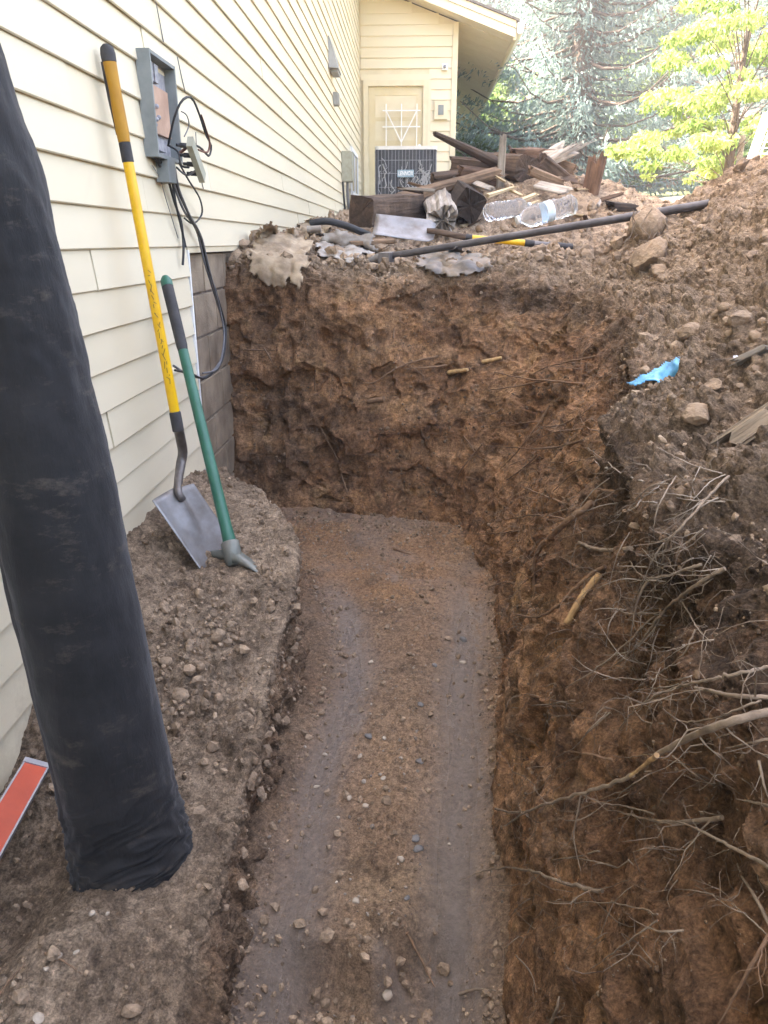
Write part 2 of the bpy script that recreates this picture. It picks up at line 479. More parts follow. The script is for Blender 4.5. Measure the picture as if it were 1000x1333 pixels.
def ledge_edge(y): return catm([-2.4, -.5, .8, 1.05, 1.5, 1.9, 2.33, 2.6, 2.9, 3.2, 3.45, 3.65, 4.2], [.58, .60, .61, .59, .585, .60, .595, .55, .45, .33, .22, .08, -.15], y)
def ledge_z(x, y):
    zt = catm([-2.4, 0, .9, 1.15, 1.45, 1.7, 2.0, 2.4, 3.0, 3.4, 3.7, 4.2], [.25, .23, .235, .225, .20, .25, .32, .375, .39, .34, .25, .1], y)
    z = zt + .10 * np.clip(1 - x / .22, 0, 1) * sstep(1.4, 1.9, y) - .05 * sstep(.30, .62, x) * sstep(1.9, 1.3, y)
    z = z - .16 * np.exp(-((x - .14) / .17) ** 2 - ((y - 1.12) / .26) ** 2)
    z = z + .035 * np.exp(-((x - .36) / .15) ** 2 - ((y - 1.0) / .10) ** 2)
    return z
def build_ledge():
    NU, NV = 400, 420
    yq = np.linspace(-2.3, 4.15, 3000)
    w = np.where(yq < .6, .22, 1.0) / np.sqrt(.5 + yq ** 2 + 1.2)
    cw = np.cumsum(w); cw = (cw - cw[0]) / (cw[-1] - cw[0])
    y = np.interp(np.linspace(0, 1, NV), cw, yq)
    xe = ledge_edge(y)
    u = np.linspace(0, 1, NU)
    P = np.zeros((NU, NV, 3))
    k = .62
    a = np.clip(u / k, 0, 1)[:, None]; b = np.clip((u - k) / (1 - k), 0, 1)[:, None]
    x = -.03 + (xe[None] + .03) * a + (.055 * b ** .9 - .050 * np.sin(np.pi * b) * sstep(1.2, 1.7, y[None]))
    P[..., 0] = x; P[..., 1] = y[None]
    zt = ledge_z(np.minimum(x, xe[None]), np.broadcast_to(y[None], x.shape))
    P[..., 2] = zt * (1 - b) + (-.10) * b
    P = np.stack([smooth2(P[..., k_], 4) for k_ in range(3)], -1)
    N = grid_normals(P)
    if N[50, 100, 2] < 0: N = -N
    N = np.stack([smooth2(N[..., k_], 8) for k_ in range(3)], -1); N /= np.linalg.norm(N, axis=2)[..., None]
    p = P.reshape(-1, 3).astype(np.float32); n = N.reshape(-1, 3)
    bank = np.repeat(b[:, 0], NV)
    warp = p + .015 * np.stack([perlin(p * 11), perlin(p * 11 + 40), perlin(p * 11 + 80)], -1).astype(np.float32)
    edge = sstep(0, .25, bank)
    d = .030 * fbm(p * 4 + 5, 3) + .018 * fbm(warp * 11, 3, .55, True) * (.35 + edge)
    m1 = sstep(-.2, .3, fbm(p * 4.3 + 21, 2)) * (.35 + .65 * np.exp(-((p[:, 1] - 1.95) / .45) ** 2))
    d += clods(warp * 18) * (.055 * m1 * (1 - edge) + .040 * edge)
    d += clods(warp * 42 + 3, .25, .6) * (.024 * (.35 + m1))
    d += clods(p * 90 + 3, .25, .6) * .010
    d += .005 * fbm(p * 60, 3, .6)
    V = p + n * d[:, None]
    me = np_mesh('soil_ledge', V, grid_faces(NU, NV), False)
    float_attr(me, 'loose', 1 - .55 * edge)
    float_attr(me, 'humus_dark', np.clip(.55 * edge + .5 * sstep(.1, .5, fbm(p * 3 + 50, 2)), 0, 1))  # cut face coloured darker than the ledge top, plus random dark areas
    o = link('soil_ledge', me, M['soil'])
    return tag(o, kind='structure')

def build_floor():
    NU, NV = 400, 540
    yq = np.linspace(-2.2, 4.3, 3000)
    w = np.where(yq < .7, .2, 1.0) / (1.3 + yq ** 2) ** .5
    cw = np.cumsum(w); cw = (cw - cw[0]) / (cw[-1] - cw[0])
    y = np.interp(np.linspace(0, 1, NV), cw, yq)
    x = np.linspace(-.3, 1.65, NU)
    X, Y = np.meshgrid(x, y, indexing='ij')
    p = np.stack([X, Y, 0 * X], -1).reshape(-1, 3).astype(np.float32)
    xl = catm([-2.2, 1.0, 1.3, 1.8, 2.6, 3.05, 3.7, 4.3], [.66, .66, .65, .67, .69, .56, .28, .1], p[:, 1])
    xr = catm([-2.2, 1.06, 1.83, 2.5, 3.1, 4.3], [1.17, 1.19, 1.255, 1.31, 1.36, 1.4], p[:, 1])
    wob = .03 * perlin(p * 2.5 + 7)
    tl = np.exp(-((p[:, 0] - xl - .085 - wob) / .072) ** 2)
    tr = np.exp(-((p[:, 0] - xr + .105 - wob * .6) / .080) ** 2)
    far = sstep(2.6, 3.3, p[:, 1])
    sm = np.clip(tl * .85 + tr, 0, 1) * (1 - far) * sstep(.6, .9, p[:, 1]) + .30 * far * sstep(-.1, .2, fbm(p * 3 + 3, 2)) + .55 * sstep(.35, .6, fbm(p * np.array([5, 2.2, 1], np.float32) + 30, 2))
    sm = np.clip(sm, 0, 1)
    mid = np.exp(-((p[:, 0] - (xl + xr) / 2) / .17) ** 2)
    rough = np.clip(1 - sm * .9, .08, 1)
    z = .022 * mid * (1 - far) + .05 * fbm(p * 1.7 + 2, 2) * .5 - .018 * np.maximum(tl, tr) * (1 - far)
    # step down near the photographer
    st = sstep(1.30, 1.18, p[:, 1] + .10 * perlin(p * 4 + 1) + .05 * perlin(p * 11))
    z = z - .085 * st * sstep(.70, .80, p[:, 0]) * sstep(1.16, 1.06, p[:, 0]) - .02 * st
    z += .035 * sstep(.0, .25, perlin(p * 5 + 70)) * np.exp(-((p[:, 1] - 1.22) / .12) ** 2) * mid
    # edges pile up against the banks
    z += .02 * sstep(.03, -.06, p[:, 0] - xl) + .035 * sstep(-.06, .05, p[:, 0] - xr) + .05 * sstep(3.5, 3.95, p[:, 1] + .3 * (p[:, 0] - .6))
    warp = p + .012 * np.stack([perlin(p * 13), perlin(p * 13 + 40), perlin(p * 13 + 80)], -1).astype(np.float32)
    m1 = sstep(-.25, .35, fbm(p * 6 + 9, 2))
    z += rough * (clods(warp * 24) * .026 * m1 + clods(warp * 50 + 4, .2, .55) * .017 * (.3 + m1) + .008 * fbm(p * 24, 3, .6))
    z += clods(p * 105 + 3, .2, .5) * .008 * (.15 + rough) + .0025 * fbm(p * 70, 2, .6)
    z += .004 * perlin(p * np.array([34, 2.0, 1], np.float32)) * sm
    V = p.copy(); V[:, 2] = z
    me = np_mesh('trench_floor', V, grid_faces(NU, NV), False)
    float_attr(me, 'smear', sm)
    float_attr(me, 'loose', np.clip(.55 + .3 * fbm(p * 2 + 1, 2) - .35 * far, 0, 1))
    float_attr(me, 'humus_dark', np.clip(.12 * st + .4 * sstep(.05, -.03, p[:, 0] - xl), 0, 1))
    o = link('trench_floor', me, M['soil_floor'])
    return tag(o, kind='structure')

bank = build_bank(); ledge = build_ledge(); floor = build_floor()

def build_ground():
    xs = np.concatenate([np.linspace(-160, -12, 12), np.linspace(-6, 7.7, 5), np.linspace(12, 160, 14)])
    ys = np.concatenate([np.linspace(-120, -20, 6), [-12, -7.7], np.linspace(-2, 12.7, 5), np.linspace(15, 200, 24)])
    X, Y = np.meshgrid(xs, ys, indexing='ij')
    Z = ground_h(X * 0 + 30, Y) - .02 + .1 * np.sin(X * .13) * sstep(14, 30, Y)
    F = grid_faces(len(xs), len(ys))
    P = np.stack([X, Y, Z], -1).reshape(-1, 3)
    c = P[F].mean(1)
    keep = ~((c[:, 0] > -6.0) & (c[:, 0] < 7.7) & (c[:, 1] > -7.7) & (c[:, 1] < 12.7))
    me = np_mesh('ground', P, F[keep])
    float_attr(me, 'loose', np.ones(len(P))); float_attr(me, 'humus_dark', np.zeros(len(P)))
    n = NT('lawn_ground')
    g = n.rng(n.noise(1.3, 5, .6), .35, .65)
    n.bump(n.noise(40, 5, .7), .6, .05)
    return tag(link('ground', me, n.out(n.mix(g, (.045, .075, .022), (.095, .105, .040)), .9)), kind='structure')
ground = build_ground()
bpy.context.view_layer.update()
TERR = [bank, ledge, floor]
def hit(px, py, off=0.0):
    """first soil surface met by the ray through a pixel of the photograph; off = metres proud of it"""
    r = ray(px, py).normalized(); best = None
    for o in TERR:
        ok, loc, nor, _ = o.ray_cast(CAM_POS, r)
        if ok and (best is None or (loc - CAM_POS).length < best[0]): best = ((loc - CAM_POS).length, loc, nor)
    if best is None: return on_y(px, py, 5.0), Vector((0, 0, 1))
    nor = best[2]
    if nor.dot(r) > 0: nor = -nor
    return best[1] + nor * off, nor
def drop(x, y, z0=4.0):
    best = None
    for o in TERR:
        ok, loc, nor, _ = o.ray_cast(Vector((x, y, z0)), Vector((0, 0, -1)))
        if ok and (best is None or loc.z > best[0].z): best = (loc, nor if nor.z > 0 else -nor)
    return best if best else (Vector((x, y, float(ground_h(np.array(x), np.array(y))))), Vector((0, 0, 1)))
# ------------------------------------------------------------------ the house
house = empty('house', (0, 0, 1.0))
tag(house, 'cream lap sided house with low gabled wing and back door, along the trench', 'house')
house.location = (0, 0, 0)
COURSE = .1235
rs = random.Random(3)
def board(y0, y1, z, h=COURSE, x=0.0, par=house, lap=.016, axis='y', name='siding_board'):
    """one lapped board; its lower edge stands proud, slightly wavy along its length"""
    n = max(2, min(9, int((y1 - y0) / .5) + 1))
    mb = MB(); vs = []
    for i in range(n + 1):
        y = y0 + (y1 - y0) * i / n
        w = rs.uniform(-.0012, .0012); wz = rs.uniform(-.001, .001)
        vs += [(x - .004, y, z + wz + .010), (x + lap - .004 + w, y, z + wz), (x + lap + w, y, z + .004 + wz), (x + .0035 + w, y, z + h + .010 + wz)]
    fs = []
    for i in range(n):
        for k in range(3):
            fs.append((i*4+k, (i+1)*4+k, (i+1)*4+k+1, i*4+k+1))
    fs += [(3, 2, 1, 0), (n*4, n*4+1, n*4+2, n*4+3)]
    if axis == 'x':   # board on the wing, facing the photographer: x -> along, y -> depth
        vs = [(b, YW - (a - x), c) for a, b, c in vs]
        fs = [f[::-1] for f in fs]
    mb.add(vs, fs)
    return mb.build(name, M['siding'], par)
YW = 14.4
Y_EDGE = 3.40
EAVE = 5.7
k = -11
while 1.43 + k * COURSE < EAVE - .1:
    z = 1.43 + k * COURSE
    y = -3.2; end = Y_EDGE if k < 0 else YW
    cuts = [-3.2]
    y = -3.2 + (1.1, 2.5, 3.3, 1.9)[k % 4]
    while y < end - .4: cuts.append(y + rs.uniform(-.2, .2)); y += 3.66
    cuts.append(end)
    for a, b in zip(cuts, cuts[1:]):
        board(a + (.0022 if a > -3 else 0), b - .0022, z + rs.uniform(-.0012, .0012), x=rs.uniform(0, .003))
    k += 1
core = MB()
core.box(-.20, -.006, -3.2, Y_EDGE - .012, .02, EAVE)
core.box(-.20, -.0065, Y_EDGE - .012, YW + .3, 1.425, EAVE)
core.box(-8, -.2, -3.2, -3.0, 0, EAVE); core.box(-8, -.2, YW + .1, YW + .3, 0, EAVE); core.box(-8, -7.8, -3, YW + .1, 0, EAVE)
core.build('wall', M['trim'], house)
t = MB(); t.box(-.004, .017, Y_EDGE + .001, Y_EDGE + .019, .05, 1.418); t.build('edge_trim', M['white'], house)
t = MB(); t.box(-.003, .020, YW - .045, YW - .006, 1.6, EAVE); t.build('corner_trim', M['trim'], house)
t = MB(); t.box(-.02, .010, Y_EDGE + .02, YW, 1.405, 1.428); t.build('starter_strip', M['trim'], house)
# foundation of concrete blocks under the siding
fnd = MB(); fnd.box(-.22, -.030, Y_EDGE - .3, 12.0, -.15, 1.404); fnd = fnd.build('foundation', M['mortar'], house)
for r_ in range(8):
    z0 = -.18 + r_ * .2
    y = Y_EDGE - .25 + (.2 if r_ % 2 else 0)
    while y < 5.2:
        mb = MB(); j = rs.uniform(0, .004)
        x1 = -.020 + j; y0, y1, za, zb = y + .005, y + .395, z0 + .005, min(z0 + .195, 1.400); c = .004
        mb.add([(-.03, y0, za), (-.03, y1, za), (-.03, y1, zb), (-.03, y0, zb), (x1, y0+c, za+c), (x1, y1-c, za+c), (x1, y1-c, zb-c), (x1, y0+c, zb-c)],
               [(4,5,6,7), (0,1,5,4), (1,2,6,5), (2,3,7,6), (3,0,4,7)])
        mb.build('concrete_block', M['concrete'], fnd)
        y += .4
# main roof: its bulk shades the trench
rf = MB()
sl = .45
def slab(mb, pts, th):
    n = len(pts); top = [(x, y, z) for x, y, z in pts]; bot = [(x, y, z - th) for x, y, z in pts]
    mb.add(top + bot, [tuple(range(n)), tuple(range(2*n-1, n-1, -1))] + [(i, i+n, (i+1) % n + n, (i+1) % n) for i in range(n)])
slab(rf, [(.42, -3.6, EAVE + .02), (.42, YW + .45, EAVE + .02), (-4, YW + .45, EAVE + 4.55*sl), (-4, -3.6, EAVE + 4.55*sl)], .18)
slab(rf, [(-8.5, -3.6, EAVE + .05), (-4.01, -3.6, EAVE + 4.5*sl), (-4.01, YW + .45, EAVE + 4.5*sl), (-8.5, YW + .45, EAVE + .05)], .18)
roof = rf.build('roof', M['roofing'], house)
g = MB(); g.box(.423, .50, -3.6, YW + .45, EAVE - .22, EAVE + .03); g.build('gutter', M['trim'], roof)
gb = MB()
gb.add([(-8, -3.1, EAVE - .02), (0, -3.1, EAVE - .02), (-4, -3.1, EAVE + 4*sl), (-8, YW + .25, EAVE - .02), (0, YW + .25, EAVE - .02), (-4, YW + .25, EAVE + 4*sl)], [(0, 1, 2), (5, 4, 3)])
gb.build('gable_wall', M['trim'], house)

# ---- the wing with the back door
XW = 1.645; ZG = 2.0
RS = .355                                   # fall of the wing roof
def roof_z(x): return 4.86 - RS * (x - XW)   # underside of the rake at the wing wall
DX0, DX1, DZ = .07, 1.17, 4.01
w = MB()
w.add([(.002, YW + .004, ZG - .8), (XW - .005, YW + .004, ZG - .8), (XW - .005, YW + .004, roof_z(XW) - .01), (.002, YW + .004, roof_z(0) - .01),
       (.002, YW + .15, ZG - .8), (XW - .005, YW + .15, ZG - .8), (XW - .005, YW + .15, roof_z(XW) - .01), (.002, YW + .15, roof_z(0) - .01)],
      [(0,1,2,3), (7,6,5,4), (1,5,6,2), (0,4,7,3)[::-1], (3,2,6,7)])
w.box(XW - .15, XW - .006, YW + .15, YW + 11.5, ZG - .8, roof_z(XW) - .012)
w.box(-6, -.01, YW + .31, YW + 11.5, ZG - .8, roof_z(0) - .02)
w.build('wing_wall', M['trim'], house)
CW = .158
z = ZG - .5
while z < roof_z(0) - .05:
    zt = z + CW
    xr = min(XW - .09, (roof_z(0) - zt) / RS)
    if z < DZ + .02: board(DX1 + .012, XW - .09, z, CW, 0, house, .02, 'x')
    elif xr > .25: board(.03, xr, z, CW, 0, house, .02, 'x')
    z += CW
t = MB(); t.box(XW - .088, XW + .004, YW - .032, YW + .06, ZG - .6, roof_z(XW) - .008); t.build('corner_board', M['trim'], house)
# roof of the wing: rake boards, soffit, shingles
OV = .90; Y0 = YW - .42; Y1 = YW + 11.8
wr = MB()
def rz(x, d=0): return roof_z(x) + d
xs0, xs1 = .06, XW + OV
slab(wr, [(xs0, Y0 - .03, rz(xs0, .26)), (xs1 + .05, Y0 - .03, rz(xs1 + .05, .26)), (xs1 + .05, Y1, rz(xs1 + .05, .26)), (xs0, Y1, rz(xs0, .26))], .035)
slab(wr, [(-3.0, YW + .5, rz(-3.0, .26)), (xs0 - .004, YW + .5, rz(xs0, .26)), (xs0 - .004, Y1, rz(xs0, .26)), (-3.0, Y1, rz(-3.0, .26))], .035)
slab(wr, [(-6.4, YW + .5, rz(.3, .26)), (-3.004, YW + .5, rz(-3.0, .26)), (-3.004, Y1, rz(-3.0, .26)), (-6.4, Y1, rz(.3, .26))], .035)
wroof = wr.build('wing_roof', M['roofing'], house)
f = MB()
for d0, d1, yy in ((.125, .222, Y0), (-.005, .123, Y0 + .02)):
    f.add([(xs0, yy, rz(xs0, d0)), (xs1, yy, rz(xs1, d0)), (xs1, yy, rz(xs1, d1)), (xs0, yy, rz(xs0, d1)),
           (xs0, yy + .03, rz(xs0, d0)), (xs1, yy + .03, rz(xs1, d0)), (xs1, yy + .03, rz(xs1, d1)), (xs0, yy + .03, rz(xs0, d1))],
          [(0,1,2,3), (7,6,5,4), (0,4,5,1), (1,5,6,2), (3,2,6,7), (0,3,7,4)])
f.build('rake_board', M['trim'], wroof)
f = MB(); ya_, yb_ = Y0 + .055, YW + .003
f.add([(xs0, ya_, rz(xs0, .004)), (xs1 - .03, ya_, rz(xs1 - .03, .004)), (xs1 - .03, yb_, rz(xs1 - .03, .004)), (xs0, yb_, rz(xs0, .004)),
       (xs0, ya_, rz(xs0, .20)), (xs1 - .03, ya_, rz(xs1 - .03, .20)), (xs1 - .03, yb_, rz(xs1 - .03, .20)), (xs0, yb_, rz(xs0, .20))],
      [(0,3,2,1), (4,5,6,7), (0,1,5,4), (1,2,6,5), (2,3,7,6), (3,0,4,7)])
f.build('front_soffit', M['trim'], wroof)
n_s = 26
sy = np.linspace(YW + .006, Y1 - .1, n_s + 1)
for i in range(n_s):
    s_ = MB(); a, b = sy[i] + .004, sy[i+1] - .004; x0, x1 = XW + .01, xs1 - .03
    s_.add([(x0, a, rz(x0, .0)), (x1, a, rz(x1, .0)), (x1, b, rz(x1, 0)), (x0, b, rz(x0, 0)), (x0, a, rz(x0, .03)), (x1, a, rz(x1, .03)), (x1, b, rz(x1, .03)), (x0, b, rz(x0, .03))],
           [(0,3,2,1), (4,5,6,7), (0,1,5,4), (1,2,6,5), (2,3,7,6), (3,0,4,7)])
    s_.build('soffit_plank', M['trim'], wroof)
f = MB(); f.box(xs1 - .03, xs1 + .02, Y0 + .052, Y1 - .05, rz(xs1) - .03, rz(xs1) + .20); f.build('fascia', M['trim'], wroof)
g = MB(); yy0, yy1 = Y0 - .012, Y1 - .02; gx = xs1 + .022
g.add([(gx, yy0, rz(xs1) + .20), (gx, yy0, rz(xs1) + .06), (gx + .03, yy0, rz(xs1) + .04), (gx + .09, yy0, rz(xs1) + .06), (gx + .11, yy0, rz(xs1) + .20),
       (gx, yy1, rz(xs1) + .20), (gx, yy1, rz(xs1) + .06), (gx + .03, yy1, rz(xs1) + .04), (gx + .09, yy1, rz(xs1) + .06), (gx + .11, yy1, rz(xs1) + .20)],
      [(0,1,2,3,4), (9,8,7,6,5), (0,5,6,1), (1,6,7,2), (2,7,8,3), (3,8,9,4)])
g.build('gutter', M['white'], wroof)
# door
dr = empty('door', (0, 0, 0)); dr.parent = house
FR = .085
f = MB()
f.box(DX0, DX0 + FR, YW - .05, YW + .10, ZG - .2, DZ); f.box(DX1 - FR, DX1, YW - .05, YW + .10, ZG - .2, DZ); f.box(DX0 + FR, DX1 - FR, YW - .052, YW + .10, DZ - FR, DZ)
f.build('door_frame', M['trim'], dr)
f = MB(); f.box(DX0 - .045, DX1 + .045, YW - .028, YW - .002, DZ + .003, DZ + .09)
f.box(DX1 + .002, DX1 + .045, YW - .028, YW - .002, ZG - .2, DZ); f.build('casing', M['siding'], dr)
a, b = DX0 + FR + .006, DX1 - FR - .006
f = MB(); yd = YW - .004
st_ = .11
f.box(a, a + st_, yd, yd + .045, ZG, DZ - FR - .006); f.box(b - st_, b, yd, yd + .045, ZG, DZ - FR - .006)
for z0, z1 in ((DZ - FR - .006 - .13, DZ - FR - .006), (ZG + .95, ZG + 1.1), (ZG, ZG + .2), (ZG + 1.40, ZG + 1.46)): f.box(a + st_, b - st_, yd + .001, yd + .044, z0, z1)
f.build('door_leaf', M['door'], dr)
f = MB(); f.box(a + st_, b - st_, yd + .018, yd + .03, ZG + .1, DZ - FR - .1); f.build('door_panel', M['door'], dr)
gr = MB()
gz0, gz1 = 2.55, 3.62; gx0, gx1 = on_y(503, 140, YW).x, on_y(543, 140, YW).x; gy = YW - .07
gm = (gx0 + gx1) / 2; zt_ = on_y(520, 145, YW).z; zb_ = on_y(520, 166, YW).z; ztt = on_y(520, 136, YW).z
for x in (gx0, gm, gx1): gr.bar((x, gy, gz0), (x, gy, ztt), .016, .016)
for z in (zt_, zb_): gr.bar((gx0 - .06, gy - .017, z), (gx1 + .06, gy - .017, z), .016, .022, (0, 1, 0))
vb = on_y(521, 186, YW).z
gr.bar((gx0, gy - .034, zt_), (gm, gy - .034, vb), .016, .016, (0, 1, 0)); gr.bar((gx1, gy - .036, zt_), (gm, gy - .036, vb), .016, .016, (0, 1, 0))
gr.build('security_bars', M['white'], dr)
kb = MB(); kb.lathe([(0, .07), (.03, .065), (.034, .045), (.015, .03), (.015, 0)], (b - .05, yd + .001, ZG + 1.0), (0, -1, 0), 12); kb.build('handle', M['white'], dr)
# basement window beside the meter
wn_ = empty('window'); wn_.parent = house
f = MB()
ya, yb, za, zb = 12.2, 13.5, 2.12, 2.78
f.box(-.003, .035, ya, ya + .06, za, zb); f.box(-.003, .035, yb - .06, yb, za, zb); f.box(-.003, .034, ya + .06, yb - .06, zb - .06, zb); f.box(-.003, .034, ya + .06, yb - .06, za, za + .06); f.box(-.003, .033, (ya+yb)/2 - .02, (ya+yb)/2 + .02, za + .06, zb - .06)
f.build('frame', M['white'], wn_)
M['glass'] = NT('window_glass').out((.03, .035, .04), .05, 0, .6)
f = MB(); f.box(.018, .024, ya + .061, (ya+yb)/2 - .021, za + .061, zb - .061); f.build('pane', M['glass'], wn_)
f = MB(); f.box(.018, .024, (ya+yb)/2 + .021, yb - .061, za + .061, zb - .061); f.build('pane', M['glass'], wn_)
# ------------------------------------------------------------------ stones and clods
def stone_mat(name, c1, c2, bs=70, rough=.85):
    n = NT(name)
    a = n.attr('tint')
    c = n.mix(a, c1, c2)
    c = n.mix(1.0, c, n.mix(n.rng(n.noise(45, 5, .7), .3, .7), (.5, .5, .5), (1.35, 1.35, 1.35)), 'MULTIPLY')
    n.bump(n.noise(bs, 5, .7, off=4), .8, .008)
    return n.out(c, rough, 0, .3)
M['clod'] = stone_mat('dry_clod', (.21, .145, .092), (.38, .275, .18))
M['crumb'] = stone_mat('bank_crumb', (.12, .078, .048), (.27, .18, .11))
M['pebble'] = stone_mat('pebble', (.18, .14, .11), (.48, .40, .31))
M['greystone'] = pmat('grey_stone', (.125, .118, .108), (.21, .195, .175), 30, .75, .4, 80)
M['palestone'] = pmat('pale_stone', (.42, .355, .27), (.29, .22, .155), 25, .8, .5, 80)
M['brownstone'] = pmat('earth_block', (.20, .14, .088), (.36, .26, .17), 22, .95, .9, 90, bd=.008)

def ico(sub):
    bm = bmesh.new(); bmesh.ops.create_icosphere(bm, subdivisions=sub, radius=1.0)
    v = np.array([q.co[:] for q in bm.verts]); f = np.array([[q.index for q in p.verts] for p in bm.faces]); bm.free()
    return v, f
ICO = {k: ico(k) for k in (1, 2, 3)}
def lump(sub, seed, angular=.5, flat=.75):
    v, f = ICO[sub]; g = np.random.default_rng(seed)
    v = v.copy()
    for _ in range(int(5 + 7 * angular)):      # planes knock facets off
        n = g.normal(size=3); n /= np.linalg.norm(n); d = g.uniform(.55, .9)
        e = v @ n - d; v -= np.where(e > 0, e, 0)[:, None] * n
    v *= (1 + .14 * perlin((v * 1.7 + seed).astype(np.float32)) + .06 * perlin((v * 4.5 + seed).astype(np.float32)))[:, None]
    v *= np.array([g.uniform(.8, 1.25), g.uniform(.75, 1.1), flat * g.uniform(.8, 1.1)])
    return v, f
PROTO = [lump(1, 100 + i, .4 + .5 * (i % 2), .75) for i in range(14)]

def rand_rot(g, n):
    q = g.normal(size=(n, 4)); q /= np.linalg.norm(q, axis=1)[:, None]
    w, x, y, z = q.T
    return np.stack([1-2*(y*y+z*z), 2*(x*y-z*w), 2*(x*z+y*w), 2*(x*y+z*w), 1-2*(x*x+z*z), 2*(y*z-x*w), 2*(x*z-y*w), 2*(y*z+x*w), 1-2*(x*x+y*y)], -1).reshape(n, 3, 3)
def scatter(name, mat, pos, nor, size, seed, sink=.25):
    g = np.random.default_rng(seed); n = len(pos)
    Rm = rand_rot(g, n); pid = g.integers(0, len(PROTO), n)
    V, F, T, b = [], [], [], 0
    for k, (pv, pf) in enumerate(PROTO):
        ids = np.where(pid == k)[0]
        if not len(ids): continue
        q = np.einsum('nij,vj->nvi', Rm[ids], pv) * size[ids][:, None, None]
        q += (pos[ids] + nor[ids] * (size[ids] * (1 - sink) * .5)[:, None])[:, None, :]
        V.append(q.reshape(-1, 3))
        F.append((pf[None] + (b + np.arange(len(ids)) * len(pv))[:, None, None]).reshape(-1, 3))
        T.append(np.repeat(g.random(len(ids)), len(pv)))
        b += len(ids) * len(pv)
    me = np_mesh(name, np.concatenate(V), np.concatenate(F), False)
    float_attr(me, 'tint', np.concatenate(T))
    return tag(link(name, me, mat), kind='stuff')

def mesh_arrays(o):
    me = o.data; n = len(me.vertices)
    v = np.empty(n * 3, np.float32); me.vertices.foreach_get('co', v)
    nn = np.empty(n * 3, np.float32); me.vertices.foreach_get('normal', nn)
    return v.reshape(-1, 3), nn.reshape(-1, 3)
def pick(v, w, n, seed):
    g = np.random.default_rng(seed); w = np.clip(w, 0, None); w = w / w.sum()
    return g.choice(len(v), n, p=w)
def psize(n, lo, hi, a, seed):
    g = np.random.default_rng(seed); u = g.random(n)
    return (lo ** (1-a) + u * (hi ** (1-a) - lo ** (1-a))) ** (1 / (1-a))

bv, bn = mesh_arrays(bank)
if bn[len(bn) - 20][2] < 0: bn = -bn
la = np.empty(len(bv), np.float32); bank.data.attributes['loose'].data.foreach_get('value', la)
dcam = np.linalg.norm(bv - np.array([1, 0, 1.45]), axis=1)
vis = (bv[:, 1] > .4) & (bv[:, 1] < 9.5) & (bv[:, 0] < 4.2) & (bv[:, 0] > .02)
area = np.clip(dcam, .8, 9) ** .9     # vertices thin out with distance: even cover needs this weight
cl = sstep(-.1, .35, fbm(bv * 2.4 + 77, 2))
w = la * vis * area * (.15 + cl)
i = pick(bv, w, 4200, 1)
scatter('loose_clods', M['clod'], bv[i], bn[i], psize(4200, .0045, .034, 2.5, 2) * np.clip(dcam[i] / 3.2, .4, 1.15), 3)
# heap of lumps behind the end wall and under the debris
w = la * vis * area * (bv[:, 1] > 4.2) * (bv[:, 0] < 2.9) * (.2 + cl)
i = pick(bv, w, 1500, 5)
scatter('soil_lumps', M['clod'], bv[i], bn[i], psize(1500, .012, .060, 2.4, 6), 7)
# crumbs caught on the faces of the banks
w = (1 - la) * vis * area * (.08 + cl) * (bv[:, 2] > .02)
i = pick(bv, w, 1500, 8)
scatter('bank_crumbs', M['crumb'], bv[i], bn[i], psize(1500, .004, .014, 2.6, 9) * np.clip(dcam[i] / 3, .5, 1), 10, .5)
lv, ln = mesh_arrays(ledge)
if ln[len(ln)//3][2] < 0: ln = -ln
w = (lv[:, 1] > .6) * (lv[:, 0] > .01) * (lv[:, 2] > .03) * (.1 + 1.4 * np.exp(-((lv[:, 1] - 1.95) / .38) ** 2) * np.exp(-((lv[:, 0] - .38) / .2) ** 2) + .25 * sstep(0, .4, fbm(lv * 5, 2)))
i = pick(lv, w, 1500, 11)
scatter('ledge_crumbs', M['clod'], lv[i], ln[i], psize(1500, .0035, .024, 2.2, 12), 13)
fv, fn = mesh_arrays(floor)
if fn[len(fn)//2][2] < 0: fn = -fn
xl = catm([-2.2, 1.0, 1.3, 1.8, 2.6, 3.05, 3.7, 4.3], [.66, .66, .65, .67, .69, .56, .28, .1], fv[:, 1])
xr = catm([-2.2, 1.06, 1.83, 2.5, 3.1, 4.3], [1.17, 1.19, 1.255, 1.31, 1.36, 1.4], fv[:, 1])
inn = (fv[:, 0] > xl - .02) & (fv[:, 0] < xr + .02) & (fv[:, 1] > .75) & (fv[:, 1] < 3.9)
sma = np.empty(len(fv), np.float32); floor.data.attributes['smear'].data.foreach_get('value', sma)
w = inn * (1 - .85 * sma) * (.25 + sstep(-.2, .4, fbm(fv * 4 + 3, 2))) * (fv[:, 1] + .6)
i = pick(fv, w, 800, 14)
scatter('floor_gravel', M['pebble'], fv[i], fn[i], psize(800, .0025, .0085, 2.6, 15), 16, .4)
i = pick(fv, inn * (fv[:, 1] + .6) * (np.exp(-((fv[:, 1] + .32 * fv[:, 0] - 4.0) / .12) ** 2) * 1.2 + np.exp(-((fv[:, 0] - xl) / .045) ** 2) * 1.3 + np.exp(-((fv[:, 0] - xr) / .03) ** 2) + .18 + 1.2 * (fv[:, 1] < 1.15)), 2600, 17)
scatter('floor_crumbs', M['clod'], fv[i], fn[i], psize(2600, .003, .017, 2.5, 18), 19, .3)

